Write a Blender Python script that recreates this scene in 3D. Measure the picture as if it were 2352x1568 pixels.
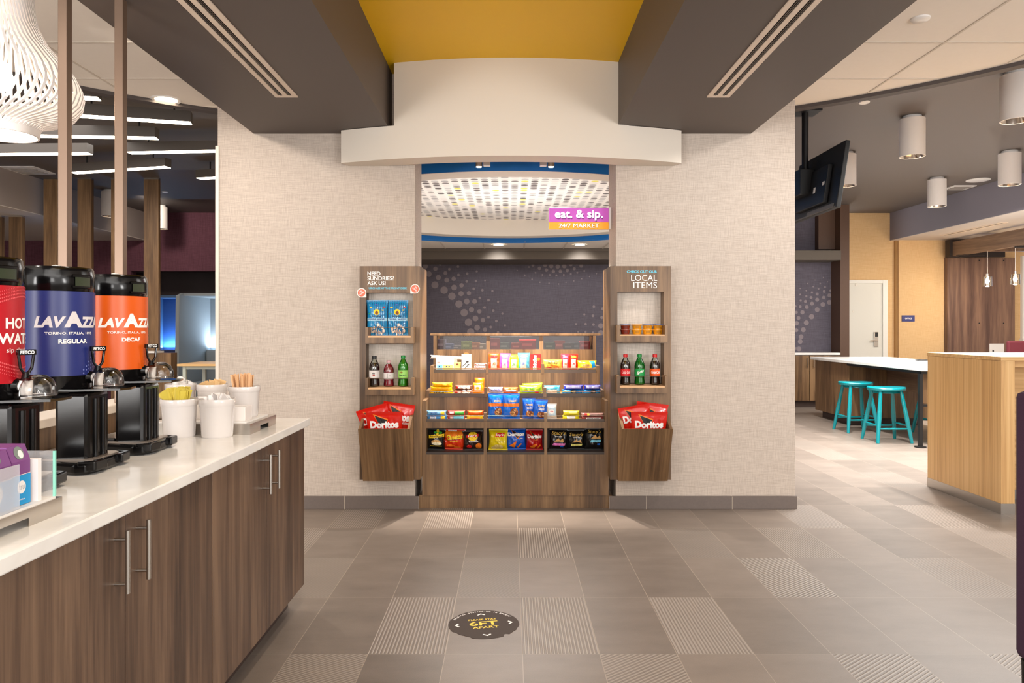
import bpy, bmesh, math, random
from mathutils import Vector, Matrix, noise
random.seed(7)
for o in list(bpy.data.objects): bpy.data.objects.remove(o)
SC = bpy.context.scene
COL = SC.collection
# ------------------------------------------------------------------ camera
F = 1700.0; HX = 1171.0; HY = 752.0; EYE = 1.29
cam = bpy.data.cameras.new('camera'); cam.sensor_width = 36.0
cam.lens = F/2352*36; cam.shift_x = 5/2352; cam.shift_y = -32/2352
cam.clip_start = 0.05; cam.clip_end = 60
co = bpy.data.objects.new('camera', cam); COL.objects.link(co)
co.location = (0, 0, EYE); co.rotation_euler = (math.pi/2, 0, 0)
SC.camera = co
# ------------------------------------------------------------------ exposure and world
SC.view_settings.view_transform = 'Standard'; SC.view_settings.look = 'None'
SC.view_settings.gamma = 1.0; SC.view_settings.use_curve_mapping = False
SC.view_settings.exposure = 0.43
W = bpy.data.worlds.new('world'); SC.world = W; W.use_nodes = True
bg = W.node_tree.nodes['Background']
bg.inputs[0].default_value = (1.0, 0.96, 0.92, 1); bg.inputs[1].default_value = 1.7
# ------------------------------------------------------------------ big lights
def light(name, kind, loc, power, color=(1, .86, .72), size=None, size_y=None, aim=None, spot=None, blend=.6, radius=.05):
    L = bpy.data.lights.new(name, kind); L.energy = power; L.color = color
    if kind == 'AREA':
        L.shape = 'RECTANGLE'; L.size = size; L.size_y = size_y or size
    else:
        L.shadow_soft_size = radius
    if kind == 'SPOT': L.spot_size = math.radians(spot); L.spot_blend = blend
    o = bpy.data.objects.new(name, L); COL.objects.link(o); o.location = loc
    if aim is not None:
        o.rotation_euler = (Vector(aim)-Vector(loc)).to_track_quat('-Z', 'Y').to_euler()
    return o
WARM = (1, .89, .77); NEUT = (1, .965, .92); COOLW = (1, .98, .96)
light('lobby_fill_light', 'AREA', (0.0, -.6, 2.60), 42, NEUT, 3.0, 1.6, aim=(0.0, 1.6, 0))  # soft fill added behind the camera, no fixture modelled
light('aisle_downlight', 'SPOT', (-.4, 2.0, 2.95), 60, WARM, aim=(-.3, 3.3, 0), spot=110, blend=.8, radius=.08)
light('counter_downlight', 'SPOT', (-2.15, 1.4, 2.88), 42, WARM, aim=(-1.5, 2.2, .8), spot=110, blend=.8, radius=.08)
light('wall_wash_downlight', 'SPOT', (-2.3, 4.0, 2.88), 75, WARM, aim=(-1.4, 5.1, 1.6), spot=105, blend=.9, radius=.08)
light('wall_wash_downlight', 'SPOT', (2.25, 3.9, 2.88), 75, NEUT, aim=(1.6, 5.1, 1.4), spot=105, blend=.9, radius=.08)
light('dining_fill_light', 'AREA', (5.0, 7.0, 2.86), 300, NEUT, 3.2, 5.0, aim=(5.0, 7.0, 0))  # added fill over the dining side, has no ceiling panel
light('dining_wall_fill', 'AREA', (7.2, 9.0, 1.9), 14, WARM, 1.4, 2.4, aim=(6.0, 12.9, 2.0))  # unseen area light without fixture, aimed at the far right wall
light('lobby_up_fill', 'AREA', (-3.0, -1.2, 1.4), 85, COOLW, 1.2, 1.2, aim=(-3.1, 2.6, 2.91))  # added fill without fixture, brightens the left white ceiling
light('lobby_up_fill', 'AREA', (3.4, -1.2, 1.4), 85, COOLW, 1.2, 1.2, aim=(3.3, 2.6, 2.91))  # same added fill for the right white ceiling
light('lobby_up_fill', 'AREA', (0, -1.6, 1.5), 16, COOLW, .8, .8, aim=(0, 2.2, 3.09))  # weaker added fill for the yellow ceiling
light('lounge_fill_light', 'AREA', (-5.2, 6.3, 3.22), 60, NEUT, 2.5, 3.5, aim=(-5.2, 6.3, 0))  # added fill over the lounge, has no ceiling panel
light('lounge_wall_wash', 'SPOT', (-5.6, 11.2, 3.2), 50, WARM, aim=(-5.6, 12.9, 2.4), spot=120, blend=1, radius=.1)
light('market_fill_light', 'AREA', (.1, 8.2, 2.5), 55, NEUT, 2.4, 2.4, aim=(.1, 8.2, 0))  # added downward fill for the inner market room, no fixture
light('market_up_fill', 'AREA', (.0, 8.2, 1.5), 24, COOLW, 1.6, 1.6, aim=(0, 8.2, 3.0))  # added upward fill in mid-room, brightens the ring and dotted ceiling
light('shelf_spot', 'SPOT', (-.20, 5.50, 2.47), 270, WARM, aim=(-.30, 5.75, .8), spot=62, blend=.5, radius=.025)
light('shelf_spot', 'SPOT', (.29, 5.50, 2.47), 270, WARM, aim=(.38, 5.75, .8), spot=62, blend=.5, radius=.025)
light('front_floor_spot', 'SPOT', (.04, 5.62, 2.50), 70, NEUT, aim=(.04, 4.9, 0), spot=75, blend=.3, radius=.03)
light('wall_spot', 'SPOT', (-.18, 11.15, 2.40), 16, NEUT, aim=(-.18, 12.3, 1.7), spot=100, blend=.9, radius=.05)
light('wall_spot', 'SPOT', (1.10, 11.15, 2.40), 16, NEUT, aim=(1.10, 12.3, 1.7), spot=100, blend=.9, radius=.05)

# ------------------------------------------------------------------ materials
def lin(c):
    c = [x/255 for x in c]
    return tuple((x/12.92 if x <= .04045 else ((x+.055)/1.055)**2.4) for x in c)+(1,)
MC = {}
def new_mat(key):
    m = bpy.data.materials.new(key); m.use_nodes = True
    return m, m.node_tree, m.node_tree.nodes['Principled BSDF']
def P(key, rgb, rough=.5, metal=0, coat=0, emit=0, spec=None, noise_amt=.0, nscale=30):
    k = (key)
    if k in MC: return MC[k]
    m, nt, b = new_mat(key)
    b.inputs['Base Color'].default_value = lin(rgb); b.inputs['Roughness'].default_value = rough
    b.inputs['Metallic'].default_value = metal; b.inputs['Coat Weight'].default_value = coat
    if spec is not None: b.inputs['Specular IOR Level'].default_value = spec
    if emit:
        b.inputs['Emission Color'].default_value = lin(rgb); b.inputs['Emission Strength'].default_value = emit
    # slight procedural variation of tone
    if noise_amt > 0:
        tc = nt.nodes.new('ShaderNodeTexCoord'); n = nt.nodes.new('ShaderNodeTexNoise')
        n.inputs['Scale'].default_value = nscale; n.inputs['Detail'].default_value = 4
        nt.links.new(tc.outputs['Object'], n.inputs['Vector'])
        mx = nt.nodes.new('ShaderNodeMix'); mx.data_type = 'RGBA'
        c = lin(rgb); mx.inputs[6].default_value = tuple(x*(1-noise_amt) for x in c[:3])+(1,)
        mx.inputs[7].default_value = tuple(min(1, x*(1+noise_amt)) for x in c[:3])+(1,)
        nt.links.new(n.outputs['Fac'], mx.inputs[0]); nt.links.new(mx.outputs[2], b.inputs['Base Color'])
    MC[k] = m
    return m
def clear(key, tint=(255, 255, 255), alpha=.12, rough=.03):
    if key in MC: return MC[key]
    m = bpy.data.materials.new(key); m.use_nodes = True; nt = m.node_tree
    nt.nodes.remove(nt.nodes['Principled BSDF'])
    out = nt.nodes['Material Output']
    t = nt.nodes.new('ShaderNodeBsdfTransparent'); t.inputs[0].default_value = lin(tint)
    g = nt.nodes.new('ShaderNodeBsdfGlossy'); g.inputs['Roughness'].default_value = rough
    fr = nt.nodes.new('ShaderNodeFresnel'); fr.inputs[0].default_value = 1.45
    ad = nt.nodes.new('ShaderNodeMath'); ad.inputs[1].default_value = alpha; nt.links.new(fr.outputs[0], ad.inputs[0])
    ad.use_clamp = True
    mx = nt.nodes.new('ShaderNodeMixShader'); nt.links.new(ad.outputs[0], mx.inputs[0])
    nt.links.new(t.outputs[0], mx.inputs[1]); nt.links.new(g.outputs[0], mx.inputs[2]); nt.links.new(mx.outputs[0], out.inputs[0])
    MC[key] = m; return m
def milky(key, rgb, amt):
    if key in MC: return MC[key]
    m = bpy.data.materials.new(key); m.use_nodes = True; nt = m.node_tree
    nt.nodes.remove(nt.nodes['Principled BSDF']); out = nt.nodes['Material Output']
    t = nt.nodes.new('ShaderNodeBsdfTransparent'); d = nt.nodes.new('ShaderNodeBsdfDiffuse'); d.inputs[0].default_value = lin(rgb)
    mx = nt.nodes.new('ShaderNodeMixShader'); mx.inputs[0].default_value = amt
    nt.links.new(t.outputs[0], mx.inputs[1]); nt.links.new(d.outputs[0], mx.inputs[2]); nt.links.new(mx.outputs[0], out.inputs[0])
    MC[key] = m; return m
def wood(key, dark, mid, light_, band=7.0, fine=90.0, axis='Z', rough=.42, ys=1.0):
    if key in MC: return MC[key]
    m, nt, b = new_mat(key); N = nt.nodes.new; L = nt.links.new
    tc = N('ShaderNodeTexCoord')
    def mp(s_across, s_along):
        q = N('ShaderNodeMapping'); v = [s_across]*3; v['XYZ'.index(axis)] = s_along; v[1] *= ys
        q.inputs['Scale'].default_value = v; L(tc.outputs['Object'], q.inputs[0]); return q
    a = N('ShaderNodeTexNoise'); a.inputs['Scale'].default_value = 1; a.inputs['Detail'].default_value = 6
    a.inputs['Roughness'].default_value = .62; a.inputs['Distortion'].default_value = .35
    L(mp(band, .5).outputs[0], a.inputs[0])
    c = N('ShaderNodeTexNoise'); c.inputs['Scale'].default_value = 1; c.inputs['Detail'].default_value = 5; c.inputs['Distortion'].default_value = .6
    L(mp(fine, 2.5).outputs[0], c.inputs[0])
    mixn = N('ShaderNodeMath'); mixn.operation = 'MULTIPLY_ADD'; mixn.inputs[1].default_value = .26
    L(c.outputs['Fac'], mixn.inputs[0])
    s = N('ShaderNodeMath'); s.operation = 'MULTIPLY'; s.inputs[1].default_value = .85; L(a.outputs['Fac'], s.inputs[0]); L(s.outputs[0], mixn.inputs[2])
    r = N('ShaderNodeValToRGB'); e = r.color_ramp.elements
    e[0].position = .42; e[0].color = lin(dark); e[1].position = .69; e[1].color = lin(light_)
    k = e.new(.55); k.color = lin(mid)
    L(mixn.outputs[0], r.inputs[0]); L(r.outputs[0], b.inputs['Base Color'])
    bu = N('ShaderNodeBump'); bu.inputs['Strength'].default_value = .08; bu.inputs['Distance'].default_value = .002
    L(c.outputs['Fac'], bu.inputs['Height']); L(bu.outputs[0], b.inputs['Normal'])
    b.inputs['Roughness'].default_value = rough
    MC[key] = m; return m
def linen(key, c0, c1, scale=1.0):
    if key in MC: return MC[key]
    m, nt, b = new_mat(key); N = nt.nodes.new; L = nt.links.new
    tc = N('ShaderNodeTexCoord'); outs = []
    for sx, sz in ((8, 210), (210, 8), (60, 60)):
        q = N('ShaderNodeMapping'); q.inputs['Scale'].default_value = (sx*scale, sx*scale, sz*scale); L(tc.outputs['Object'], q.inputs[0])
        n = N('ShaderNodeTexNoise'); n.inputs['Scale'].default_value = 1; n.inputs['Detail'].default_value = 3; L(q.outputs[0], n.inputs[0]); outs.append(n)
    a = N('ShaderNodeMath'); a.operation = 'MULTIPLY'; L(outs[0].outputs['Fac'], a.inputs[0]); L(outs[1].outputs['Fac'], a.inputs[1])
    a2 = N('ShaderNodeMath'); a2.operation = 'MULTIPLY_ADD'; a2.inputs[1].default_value = .12; L(outs[2].outputs['Fac'], a2.inputs[0]); L(a.outputs[0], a2.inputs[2])
    r = N('ShaderNodeValToRGB'); e = r.color_ramp.elements
    e[0].position = .2; e[0].color = lin(c0); e[1].position = .40; e[1].color = lin(c1)
    L(a2.outputs[0], r.inputs[0]); L(r.outputs[0], b.inputs['Base Color'])
    bu = N('ShaderNodeBump'); bu.inputs['Strength'].default_value = .15; bu.inputs['Distance'].default_value = .002
    L(a.outputs[0], bu.inputs['Height']); L(bu.outputs[0], b.inputs['Normal']); b.inputs['Roughness'].default_value = .85
    MC[key] = m; return m
TX0, TW, TY0, TD = .05, .3054, 1.0876, .6124      # tile grid origin and pitch
def tile_mat(key, groove):
    m, nt, b = new_mat(key); N = nt.nodes.new; L = nt.links.new
    tc = N('ShaderNodeTexCoord'); sp = N('ShaderNodeSeparateXYZ'); L(tc.outputs['Object'], sp.inputs[0])
    def math_(op, a, bv=None, c=None):
        q = N('ShaderNodeMath'); q.operation = op
        for i, v in enumerate((a, bv, c)):
            if v is None: continue
            if isinstance(v, (int, float)): q.inputs[i].default_value = v
            else: L(v, q.inputs[i])
        return q.outputs[0]
    u = math_('DIVIDE', math_('SUBTRACT', sp.outputs[0], TX0), TW); v = math_('DIVIDE', math_('SUBTRACT', sp.outputs[1], TY0), TD)
    fu = math_('FLOOR', u); fv = math_('FLOOR', v)
    cb = N('ShaderNodeCombineXYZ'); L(fu, cb.inputs[0]); L(fv, cb.inputs[1])
    wn = N('ShaderNodeTexWhiteNoise'); wn.noise_dimensions = '2D'; L(cb.outputs[0], wn.inputs[0])
    n = N('ShaderNodeTexNoise'); n.inputs['Scale'].default_value = 3.5; n.inputs['Detail'].default_value = 8; n.inputs['Roughness'].default_value = .6
    mpp = N('ShaderNodeMapping'); mpp.inputs['Scale'].default_value = (1, 2.2, 1); L(tc.outputs['Object'], mpp.inputs[0]); L(mpp.outputs[0], n.inputs[0])
    g = N('ShaderNodeTexNoise'); g.inputs['Scale'].default_value = 260; g.inputs['Detail'].default_value = 2; L(tc.outputs['Object'], g.inputs[0])
    t = math_('MULTIPLY_ADD', n.outputs['Fac'], .55, math_('MULTIPLY_ADD', wn.outputs['Value'], .28, math_('MULTIPLY', g.outputs['Fac'], .28)))
    r = N('ShaderNodeValToRGB'); e = r.color_ramp.elements
    e[0].position = .25; e[0].color = lin((98, 88, 80)); e[1].position = .85; e[1].color = lin((137, 124, 114))
    L(t, r.inputs[0]); col = r.outputs[0]
    if groove:
        if groove == 'along': s = sp.outputs[0]; pitch = .0145
        else: s = math_('ADD', math_('MULTIPLY', sp.outputs[0], -.62), math_('MULTIPLY', sp.outputs[1], .78)); pitch = .016 if groove == 'diag' else .012
        w = math_('SINE', math_('MULTIPLY', s, 2*math.pi/pitch))
        w = math_('SMOOTH_MIN', math_('MAXIMUM', w, -.3), .6, .3)
        w2 = math_('DIVIDE', math_('ADD', w, .3), .9)
        mx = N('ShaderNodeMix'); mx.data_type = 'RGBA'; L(w2, mx.inputs[0])
        L(col, mx.inputs[6]); mx.inputs[7].default_value = lin((152, 141, 131) if groove != 'faint' else (136, 126, 117)); col = mx.outputs[2]
        bu = N('ShaderNodeBump'); bu.inputs['Strength'].default_value = .35 if groove != 'faint' else .2; bu.inputs['Distance'].default_value = .003
        L(w2, bu.inputs['Height']); L(bu.outputs[0], b.inputs['Normal'])
    else:
        bu = N('ShaderNodeBump'); bu.inputs['Strength'].default_value = .12; bu.inputs['Distance'].default_value = .002
        L(g.outputs['Fac'], bu.inputs['Height']); L(bu.outputs[0], b.inputs['Normal'])
    def edge(x, p, wd):
        fr = math_('FRACT', x); return math_('MAXIMUM', math_('LESS_THAN', fr, wd/p), math_('GREATER_THAN', fr, 1-wd/p))
    gl = math_('MAXIMUM', edge(u, TW, .0015), edge(v, TD, .0011))
    mx = N('ShaderNodeMix'); mx.data_type = 'RGBA'; L(gl, mx.inputs[0]); L(col, mx.inputs[6]); mx.inputs[7].default_value = lin((156, 142, 128))
    L(mx.outputs[2], b.inputs['Base Color']); b.inputs['Roughness'].default_value = .42
    return m
def dot_ceiling():
    m, nt, b = new_mat('dotted ceiling print'); N = nt.nodes.new; L = nt.links.new
    def math_(op, a, bv=None):
        q = N('ShaderNodeMath'); q.operation = op
        for i, v in enumerate((a, bv)):
            if v is None: continue
            if isinstance(v, (int, float)): q.inputs[i].default_value = v
            else: L(v, q.inputs[i])
        return q.outputs[0]
    tc = N('ShaderNodeTexCoord'); sp = N('ShaderNodeSeparateXYZ'); L(tc.outputs['Object'], sp.inputs[0])
    u = math_('DIVIDE', sp.outputs[0], .1015); v = math_('DIVIDE', sp.outputs[1], .098)
    cb = N('ShaderNodeCombineXYZ'); L(math_('FLOOR', u), cb.inputs[0]); L(math_('FLOOR', v), cb.inputs[1])
    wn = N('ShaderNodeTexWhiteNoise'); wn.noise_dimensions = '2D'; L(cb.outputs[0], wn.inputs[0])
    a = math_('SUBTRACT', math_('FRACT', u), .5); c = math_('SUBTRACT', math_('FRACT', v), .5)
    d = math_('SQRT', math_('ADD', math_('MULTIPLY', a, a), math_('MULTIPLY', c, c)))
    ins = math_('LESS_THAN', d, .37)
    r = N('ShaderNodeValToRGB'); r.color_ramp.interpolation = 'CONSTANT'; e = r.color_ramp.elements
    e[0].position = 0; e[0].color = lin((226, 217, 210)); e[1].position = .22; e[1].color = lin((196, 190, 186))
    for p, cc in ((.5, (170, 163, 160)), (.68, (128, 118, 115)), (.84, (96, 86, 84)), (.955, (226, 214, 96))):
        k = e.new(p); k.color = lin(cc)
    L(wn.outputs['Value'], r.inputs[0])
    mx = N('ShaderNodeMix'); mx.data_type = 'RGBA'; L(ins, mx.inputs[0]); mx.inputs[6].default_value = lin((236, 228, 220)); L(r.outputs[0], mx.inputs[7])
    L(mx.outputs[2], b.inputs['Base Color']); b.inputs['Roughness'].default_value = .7
    return m
def marble(key, c0, c1):
    m, nt, b = new_mat(key); N = nt.nodes.new; L = nt.links.new
    tc = N('ShaderNodeTexCoord'); n = N('ShaderNodeTexNoise'); n.inputs['Scale'].default_value = 4; n.inputs['Detail'].default_value = 8; n.inputs['Distortion'].default_value = 1.2
    L(tc.outputs['Object'], n.inputs[0]); r = N('ShaderNodeValToRGB'); e = r.color_ramp.elements
    e[0].position = .35; e[0].color = lin(c0); e[1].position = .65; e[1].color = lin(c1); L(n.outputs['Fac'], r.inputs[0]); L(r.outputs[0], b.inputs['Base Color'])
    b.inputs['Roughness'].default_value = .12; MC[key] = m; return m

CREAM = P('cream paint', (222, 212, 199), .6); WHITE_CEIL = P('white ceiling tile', (240, 232, 222), .8, noise_amt=.02)
TAUPE = P('dark taupe paint', (86, 76, 70), .55); DARKCEIL = P('dark ceiling paint', (98, 90, 86), .6)
YELLOW = P('yellow ceiling paint', (250, 198, 0), .5); BLUEP = P('blue cove paint', (0, 112, 190), .5)
LINEN = linen('linen wallpaper', (176, 162, 150), (200, 187, 175), 1.5); LINENB = linen('linen backing', (200, 188, 175), (226, 214, 202))
WALNUT = wood('walnut laminate', (58, 42, 33), (92, 70, 55), (126, 100, 79))
WALNUT2 = wood('warm walnut laminate', (76, 54, 34), (110, 82, 54), (142, 110, 76), band=6)
WALNUTF = wood('warm walnut laminate flared', (76, 54, 34), (110, 82, 54), (142, 110, 76), band=6, ys=.02)
WALNUTX = wood('walnut laminate level grain', (86, 64, 50), (110, 86, 68), (134, 108, 86), axis='Y')
WALNUTR = wood('reddish walnut', (84, 60, 52), (112, 84, 70), (140, 108, 88), band=9)
OAK = wood('pale oak veneer', (196, 150, 96), (216, 172, 114), (226, 186, 130), band=40, fine=220, rough=.35)
OAKX = wood('pale oak veneer level grain', (196, 152, 98), (214, 172, 116), (224, 186, 130), band=30, fine=200, axis='X')
YWALL = linen('gold wallcovering', (218, 178, 126), (228, 192, 142), .9)
DARKTRIM = P('dark brown trim', (62, 46, 40), .5); GREYTILE = P('dark grey base tile', (104, 92, 86), .45, noise_amt=.12, nscale=60)  # dark brown serves the toe kicks and bin interiors
QUARTZ = marble('white quartz', (234, 231, 226), (245, 243, 239)); STEEL = P('brushed steel', (196, 190, 182), .26, 1)
BLACKG = P('gloss black plastic', (9, 8, 9), .15, spec=.35); BLACK = P('black plastic', (20, 19, 20), .45); WHITEP = P('white plastic', (232, 228, 224), .35)
PORC = P('white porcelain', (218, 212, 209), .12, coat=.4); PURPLEWALL = linen('plum wallcovering', (84, 46, 58), (104, 60, 74), .8)
SHADEW = linen('slate wallcovering', (86, 80, 90), (102, 96, 107), .9); DOTC = P('pale dot print', (136, 124, 128), .7)
GREYLAV = P('grey lavender paint', (132, 126, 136), .7); TEAL = P('teal lacquer', (0, 138, 148), .25, coat=.4)
GOUT = P('pale grout', (190, 176, 160), .8); WHITET = P('white lettering', (244, 240, 236), .5); BLUET = P('light blue lettering', (96, 190, 214), .5)
BARE = P('pale birch edge', (216, 172, 126), .5); SHINE = P('polished steel', (215, 205, 195), .15, 1); GLASS = clear('clear acrylic', (250, 252, 250), .05)
LAMP = P('warm lamp glow', (255, 236, 205), .5, emit=22); LED = P('led strip glow', (255, 238, 212), .5, emit=12)

# ------------------------------------------------------------------ mesh helpers
class MB:
    def __init__(s): s.v = []; s.f = []; s.m = []
    def add(s, vs, fs, m=0):
        n = len(s.v); s.v += [tuple(v) for v in vs]; s.f += [tuple(i+n for i in f) for f in fs]; s.m += [m]*len(fs); return s
    def box(s, x0, x1, y0, y1, z0, z1, m=0):
        return s.add([(x0, y0, z0), (x1, y0, z0), (x1, y1, z0), (x0, y1, z0), (x0, y0, z1), (x1, y0, z1), (x1, y1, z1), (x0, y1, z1)],
                     [(0, 3, 2, 1), (4, 5, 6, 7), (0, 1, 5, 4), (1, 2, 6, 5), (2, 3, 7, 6), (3, 0, 4, 7)], m)
    def tube(s, p0, p1, r0, r1=None, n=16, m=0, caps=True):
        r1 = r0 if r1 is None else r1; p0 = Vector(p0); p1 = Vector(p1); d = (p1-p0).normalized()
        a = d.orthogonal().normalized(); b = d.cross(a); vs = []
        for p, r in ((p0, r0), (p1, r1)):
            for i in range(n):
                t = 2*math.pi*i/n; vs.append(p+a*math.cos(t)*r+b*math.sin(t)*r)
        fs = [(i, (i+1) % n, n+(i+1) % n, n+i) for i in range(n)]
        if caps: fs += [tuple(range(n-1, -1, -1)), tuple(range(n, 2*n))]
        return s.add(vs, fs, m)
    def path(s, pts, r, n=10, m=0):
        pts = [Vector(p) for p in pts]; vs = []; fs = []; prev = None
        for k, p in enumerate(pts):
            d = (pts[min(k+1, len(pts)-1)]-pts[max(k-1, 0)]).normalized()
            a = (prev-d*prev.dot(d)).normalized() if prev is not None else d.orthogonal().normalized(); prev = a; b = d.cross(a)
            rr = r[k] if isinstance(r, (list, tuple)) else r
            for i in range(n):
                t = 2*math.pi*i/n; vs.append(p+a*math.cos(t)*rr+b*math.sin(t)*rr)
        for k in range(len(pts)-1):
            for i in range(n): fs.append((k*n+i, k*n+(i+1) % n, (k+1)*n+(i+1) % n, (k+1)*n+i))
        fs += [tuple(range(n-1, -1, -1)), tuple(range((len(pts)-1)*n, len(pts)*n))]
        return s.add(vs, fs, m)
    def lathe(s, prof, c=(0, 0, 0), n=32, m=0, a0=0, a1=2*math.pi, sx=1, sy=1):
        full = abs(a1-a0-2*math.pi) < 1e-6; k = n if full else n+1; vs = []; fs = []
        for r, z in prof:
            for i in range(k):
                t = a0+(a1-a0)*i/n; vs.append((c[0]+math.cos(t)*r*sx, c[1]+math.sin(t)*r*sy, c[2]+z))
        for j in range(len(prof)-1):
            for i in range(n):
                i2 = (i+1) % k; fs.append((j*k+i, j*k+i2, (j+1)*k+i2, (j+1)*k+i))
        return s.add(vs, fs, m)
    def prism(s, poly, axis, a, b, m=0):
        # polygon in the two other axes (in XYZ order), extruded along axis from a to b
        def mk(p, t):
            q = list(p); q.insert('XYZ'.index(axis), t); return q
        n = len(poly); vs = [mk(p, a) for p in poly]+[mk(p, b) for p in poly]
        fs = [(i, (i+1) % n, n+(i+1) % n, n+i) for i in range(n)]+[tuple(range(n-1, -1, -1)), tuple(range(n, 2*n))]
        return s.add(vs, fs, m)
    def xf(s, mat, start=0):
        for i in range(start, len(s.v)): s.v[i] = tuple(mat @ Vector(s.v[i]))
        return s
def link_mesh(name, mb, mats, parent=None, smooth=False, bevel=0, off=(0, 0, 0)):
    me = bpy.data.meshes.new(name); me.from_pydata([(v[0]-off[0], v[1]-off[1], v[2]-off[2]) for v in mb.v], [], mb.f)
    if not isinstance(mats, (list, tuple)): mats = [mats]
    for m in mats: me.materials.append(m)
    for p, k in zip(me.polygons, mb.m): p.material_index = k
    me.validate()
    bm = bmesh.new(); bm.from_mesh(me); bmesh.ops.recalc_face_normals(bm, faces=bm.faces); bm.to_mesh(me); bm.free()
    if smooth:
        for p in me.polygons: p.use_smooth = True
        try: me.set_sharp_from_angle(angle=math.radians(40))
        except Exception: pass
    o = bpy.data.objects.new(name, me); COL.objects.link(o)
    if parent is not None: o.parent = parent
    if bevel:
        b = o.modifiers.new('bevel', 'BEVEL'); b.width = bevel; b.segments = 2; b.limit_method = 'ANGLE'
    return o
def thing(name, label, cat, loc=(0, 0, 0), rz=0, group=None):
    o = bpy.data.objects.new(name, None); COL.objects.link(o); o.location = loc; o.rotation_euler = (0, 0, rz); o.empty_display_size = .05
    o['label'] = label; o['category'] = cat
    if group: o['group'] = group
    return o
def part(t, name, mb, mats, smooth=False, bevel=0, world=False, label=None):
    # world=True: mb is in world coordinates and t (unrotated) sits at t.location
    o = link_mesh(name, mb, mats, t, smooth, bevel, tuple(t.location) if world else (0, 0, 0))
    if label: o['label'] = label
    return o
def tag(o, label, cat, group=None):
    o['label'] = label; o['category'] = cat
    if group: o['group'] = group
    return o
def solo(name, label, cat, mb, mats, loc=(0, 0, 0), rz=0, group=None, smooth=False, bevel=0):
    o = link_mesh(name, mb, mats, None, smooth, bevel); o.location = loc; o.rotation_euler = (0, 0, rz); return tag(o, label, cat, group)
def struct(name, mb, mats, parent=None, smooth=False, bevel=0):
    o = link_mesh(name, mb, mats, parent, smooth, bevel)
    if parent is None: o['kind'] = 'structure'
    return o
def dup(root, loc, rz=None, label=None, group=None):
    r = root.copy(); COL.objects.link(r); r.location = loc
    if rz is not None: r.rotation_euler = (0, 0, rz)
    if label: r['label'] = label
    if group: r['group'] = group
    for ch in list(root.children):
        c = ch.copy(); COL.objects.link(c); c.parent = r
        for g in ch.children:
            d = g.copy(); COL.objects.link(d); d.parent = c
    return r
def px(x, Y): return (x-HX)/F*Y            # the photo's column x read at distance Y
def pz(y, Y): return EYE-(y-HY)/F*Y        # the photo's row y read at distance Y
# ------------------------------------------------------------------ printing on surfaces
TXT = {}
def glyphs(s, bold=.0, shear=0.0):
    k = (s, bold, shear)
    if k in TXT: return TXT[k]
    cu = bpy.data.curves.new('t', 'FONT'); cu.body = s; cu.size = 1; cu.offset = bold; cu.shear = shear; cu.resolution_u = 3
    o = bpy.data.objects.new('t', cu); COL.objects.link(o)
    dg = bpy.context.evaluated_depsgraph_get(); me = bpy.data.meshes.new_from_object(o.evaluated_get(dg))
    vs = [(v.co.x, v.co.y) for v in me.vertices]; fs = [tuple(p.vertices) for p in me.polygons]
    bpy.data.objects.remove(o); bpy.data.curves.remove(cu); bpy.data.meshes.remove(me)
    x0 = min(v[0] for v in vs); x1 = max(v[0] for v in vs); y0 = min(v[1] for v in vs); y1 = max(v[1] for v in vs)
    vs = [((v[0]-x0)/(x1-x0)-.5, (v[1]-y0)/(y1-y0)-.5) for v in vs]
    TXT[k] = (vs, fs); return TXT[k]
def shape2d(d):
    """('rect',x0,x1,z0,z1) ('ell',cx,cz,rx,rz) ('poly',[(x,z)..]) ('txt',s,cx,cz,w,h,opts)"""
    k = d[0]
    if k == 'rect': _, a, b, c, e = d[:5]; return [(a, c), (b, c), (b, e), (a, e)], [(0, 1, 2, 3)]
    if k == 'ell':
        _, cx, cz, rx, rz = d[:5]; n = 22
        return [(cx+rx*math.cos(2*math.pi*i/n), cz+rz*math.sin(2*math.pi*i/n)) for i in range(n)], [tuple(range(n))]
    if k == 'poly': return list(d[1]), [tuple(range(len(d[1])))]
    if k == 'txt':
        _, s, cx, cz, w, h = d[:6]; o = d[6] if len(d) > 6 else {}
        vs, fs = glyphs(s, o.get('bold', .03), o.get('shear', 0)); r = math.radians(o.get('rot', 0)); out = []
        for x, z in vs:
            x *= w; z *= h; out.append((cx+x*math.cos(r)-z*math.sin(r), cz+x*math.sin(r)+z*math.cos(r)))
        return out, fs
def stamp(mb, d, fn, m=0, step=None):
    vs, fs = shape2d(d)
    if step:
        bm = bmesh.new(); bv = [bm.verts.new((x, z, 0)) for x, z in vs]
        for f in fs:
            try: bm.faces.new([bv[i] for i in f])
            except ValueError: pass
        for ax in (0, 1):
            lo = min(v.co[ax] for v in bm.verts); hi = max(v.co[ax] for v in bm.verts); t = math.floor(lo/step)*step+step
            while t < hi:
                pc = Vector((0, 0, 0)); pc[ax] = t; pn = Vector((0, 0, 0)); pn[ax] = 1
                bmesh.ops.bisect_plane(bm, geom=bm.verts[:]+bm.edges[:]+bm.faces[:], plane_co=pc, plane_no=pn); t += step
        bm.verts.index_update(); vs = [(v.co.x, v.co.y) for v in bm.verts]; fs = [tuple(v.index for v in f.verts) for f in bm.faces]; bm.free()
    mb.add([fn(x, z) for x, z in vs], fs, m); return mb
def prints(t, name, items, fn, step=None, label=None):
    """items: list of (shape, material); layered slightly outward through fn(x, z, layer)"""
    mb = MB(); mats = []
    for i, it_ in enumerate(items):
        d, mt = it_[0], it_[1]
        if len(it_) > 2: i = it_[2]
        if mt not in mats: mats.append(mt)
        stamp(mb, d, lambda x, z, i=i: fn(x, z, i), mats.index(mt), step)
    o = link_mesh(name, mb, mats, t)
    if label: o['label'] = label
    return o
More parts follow.
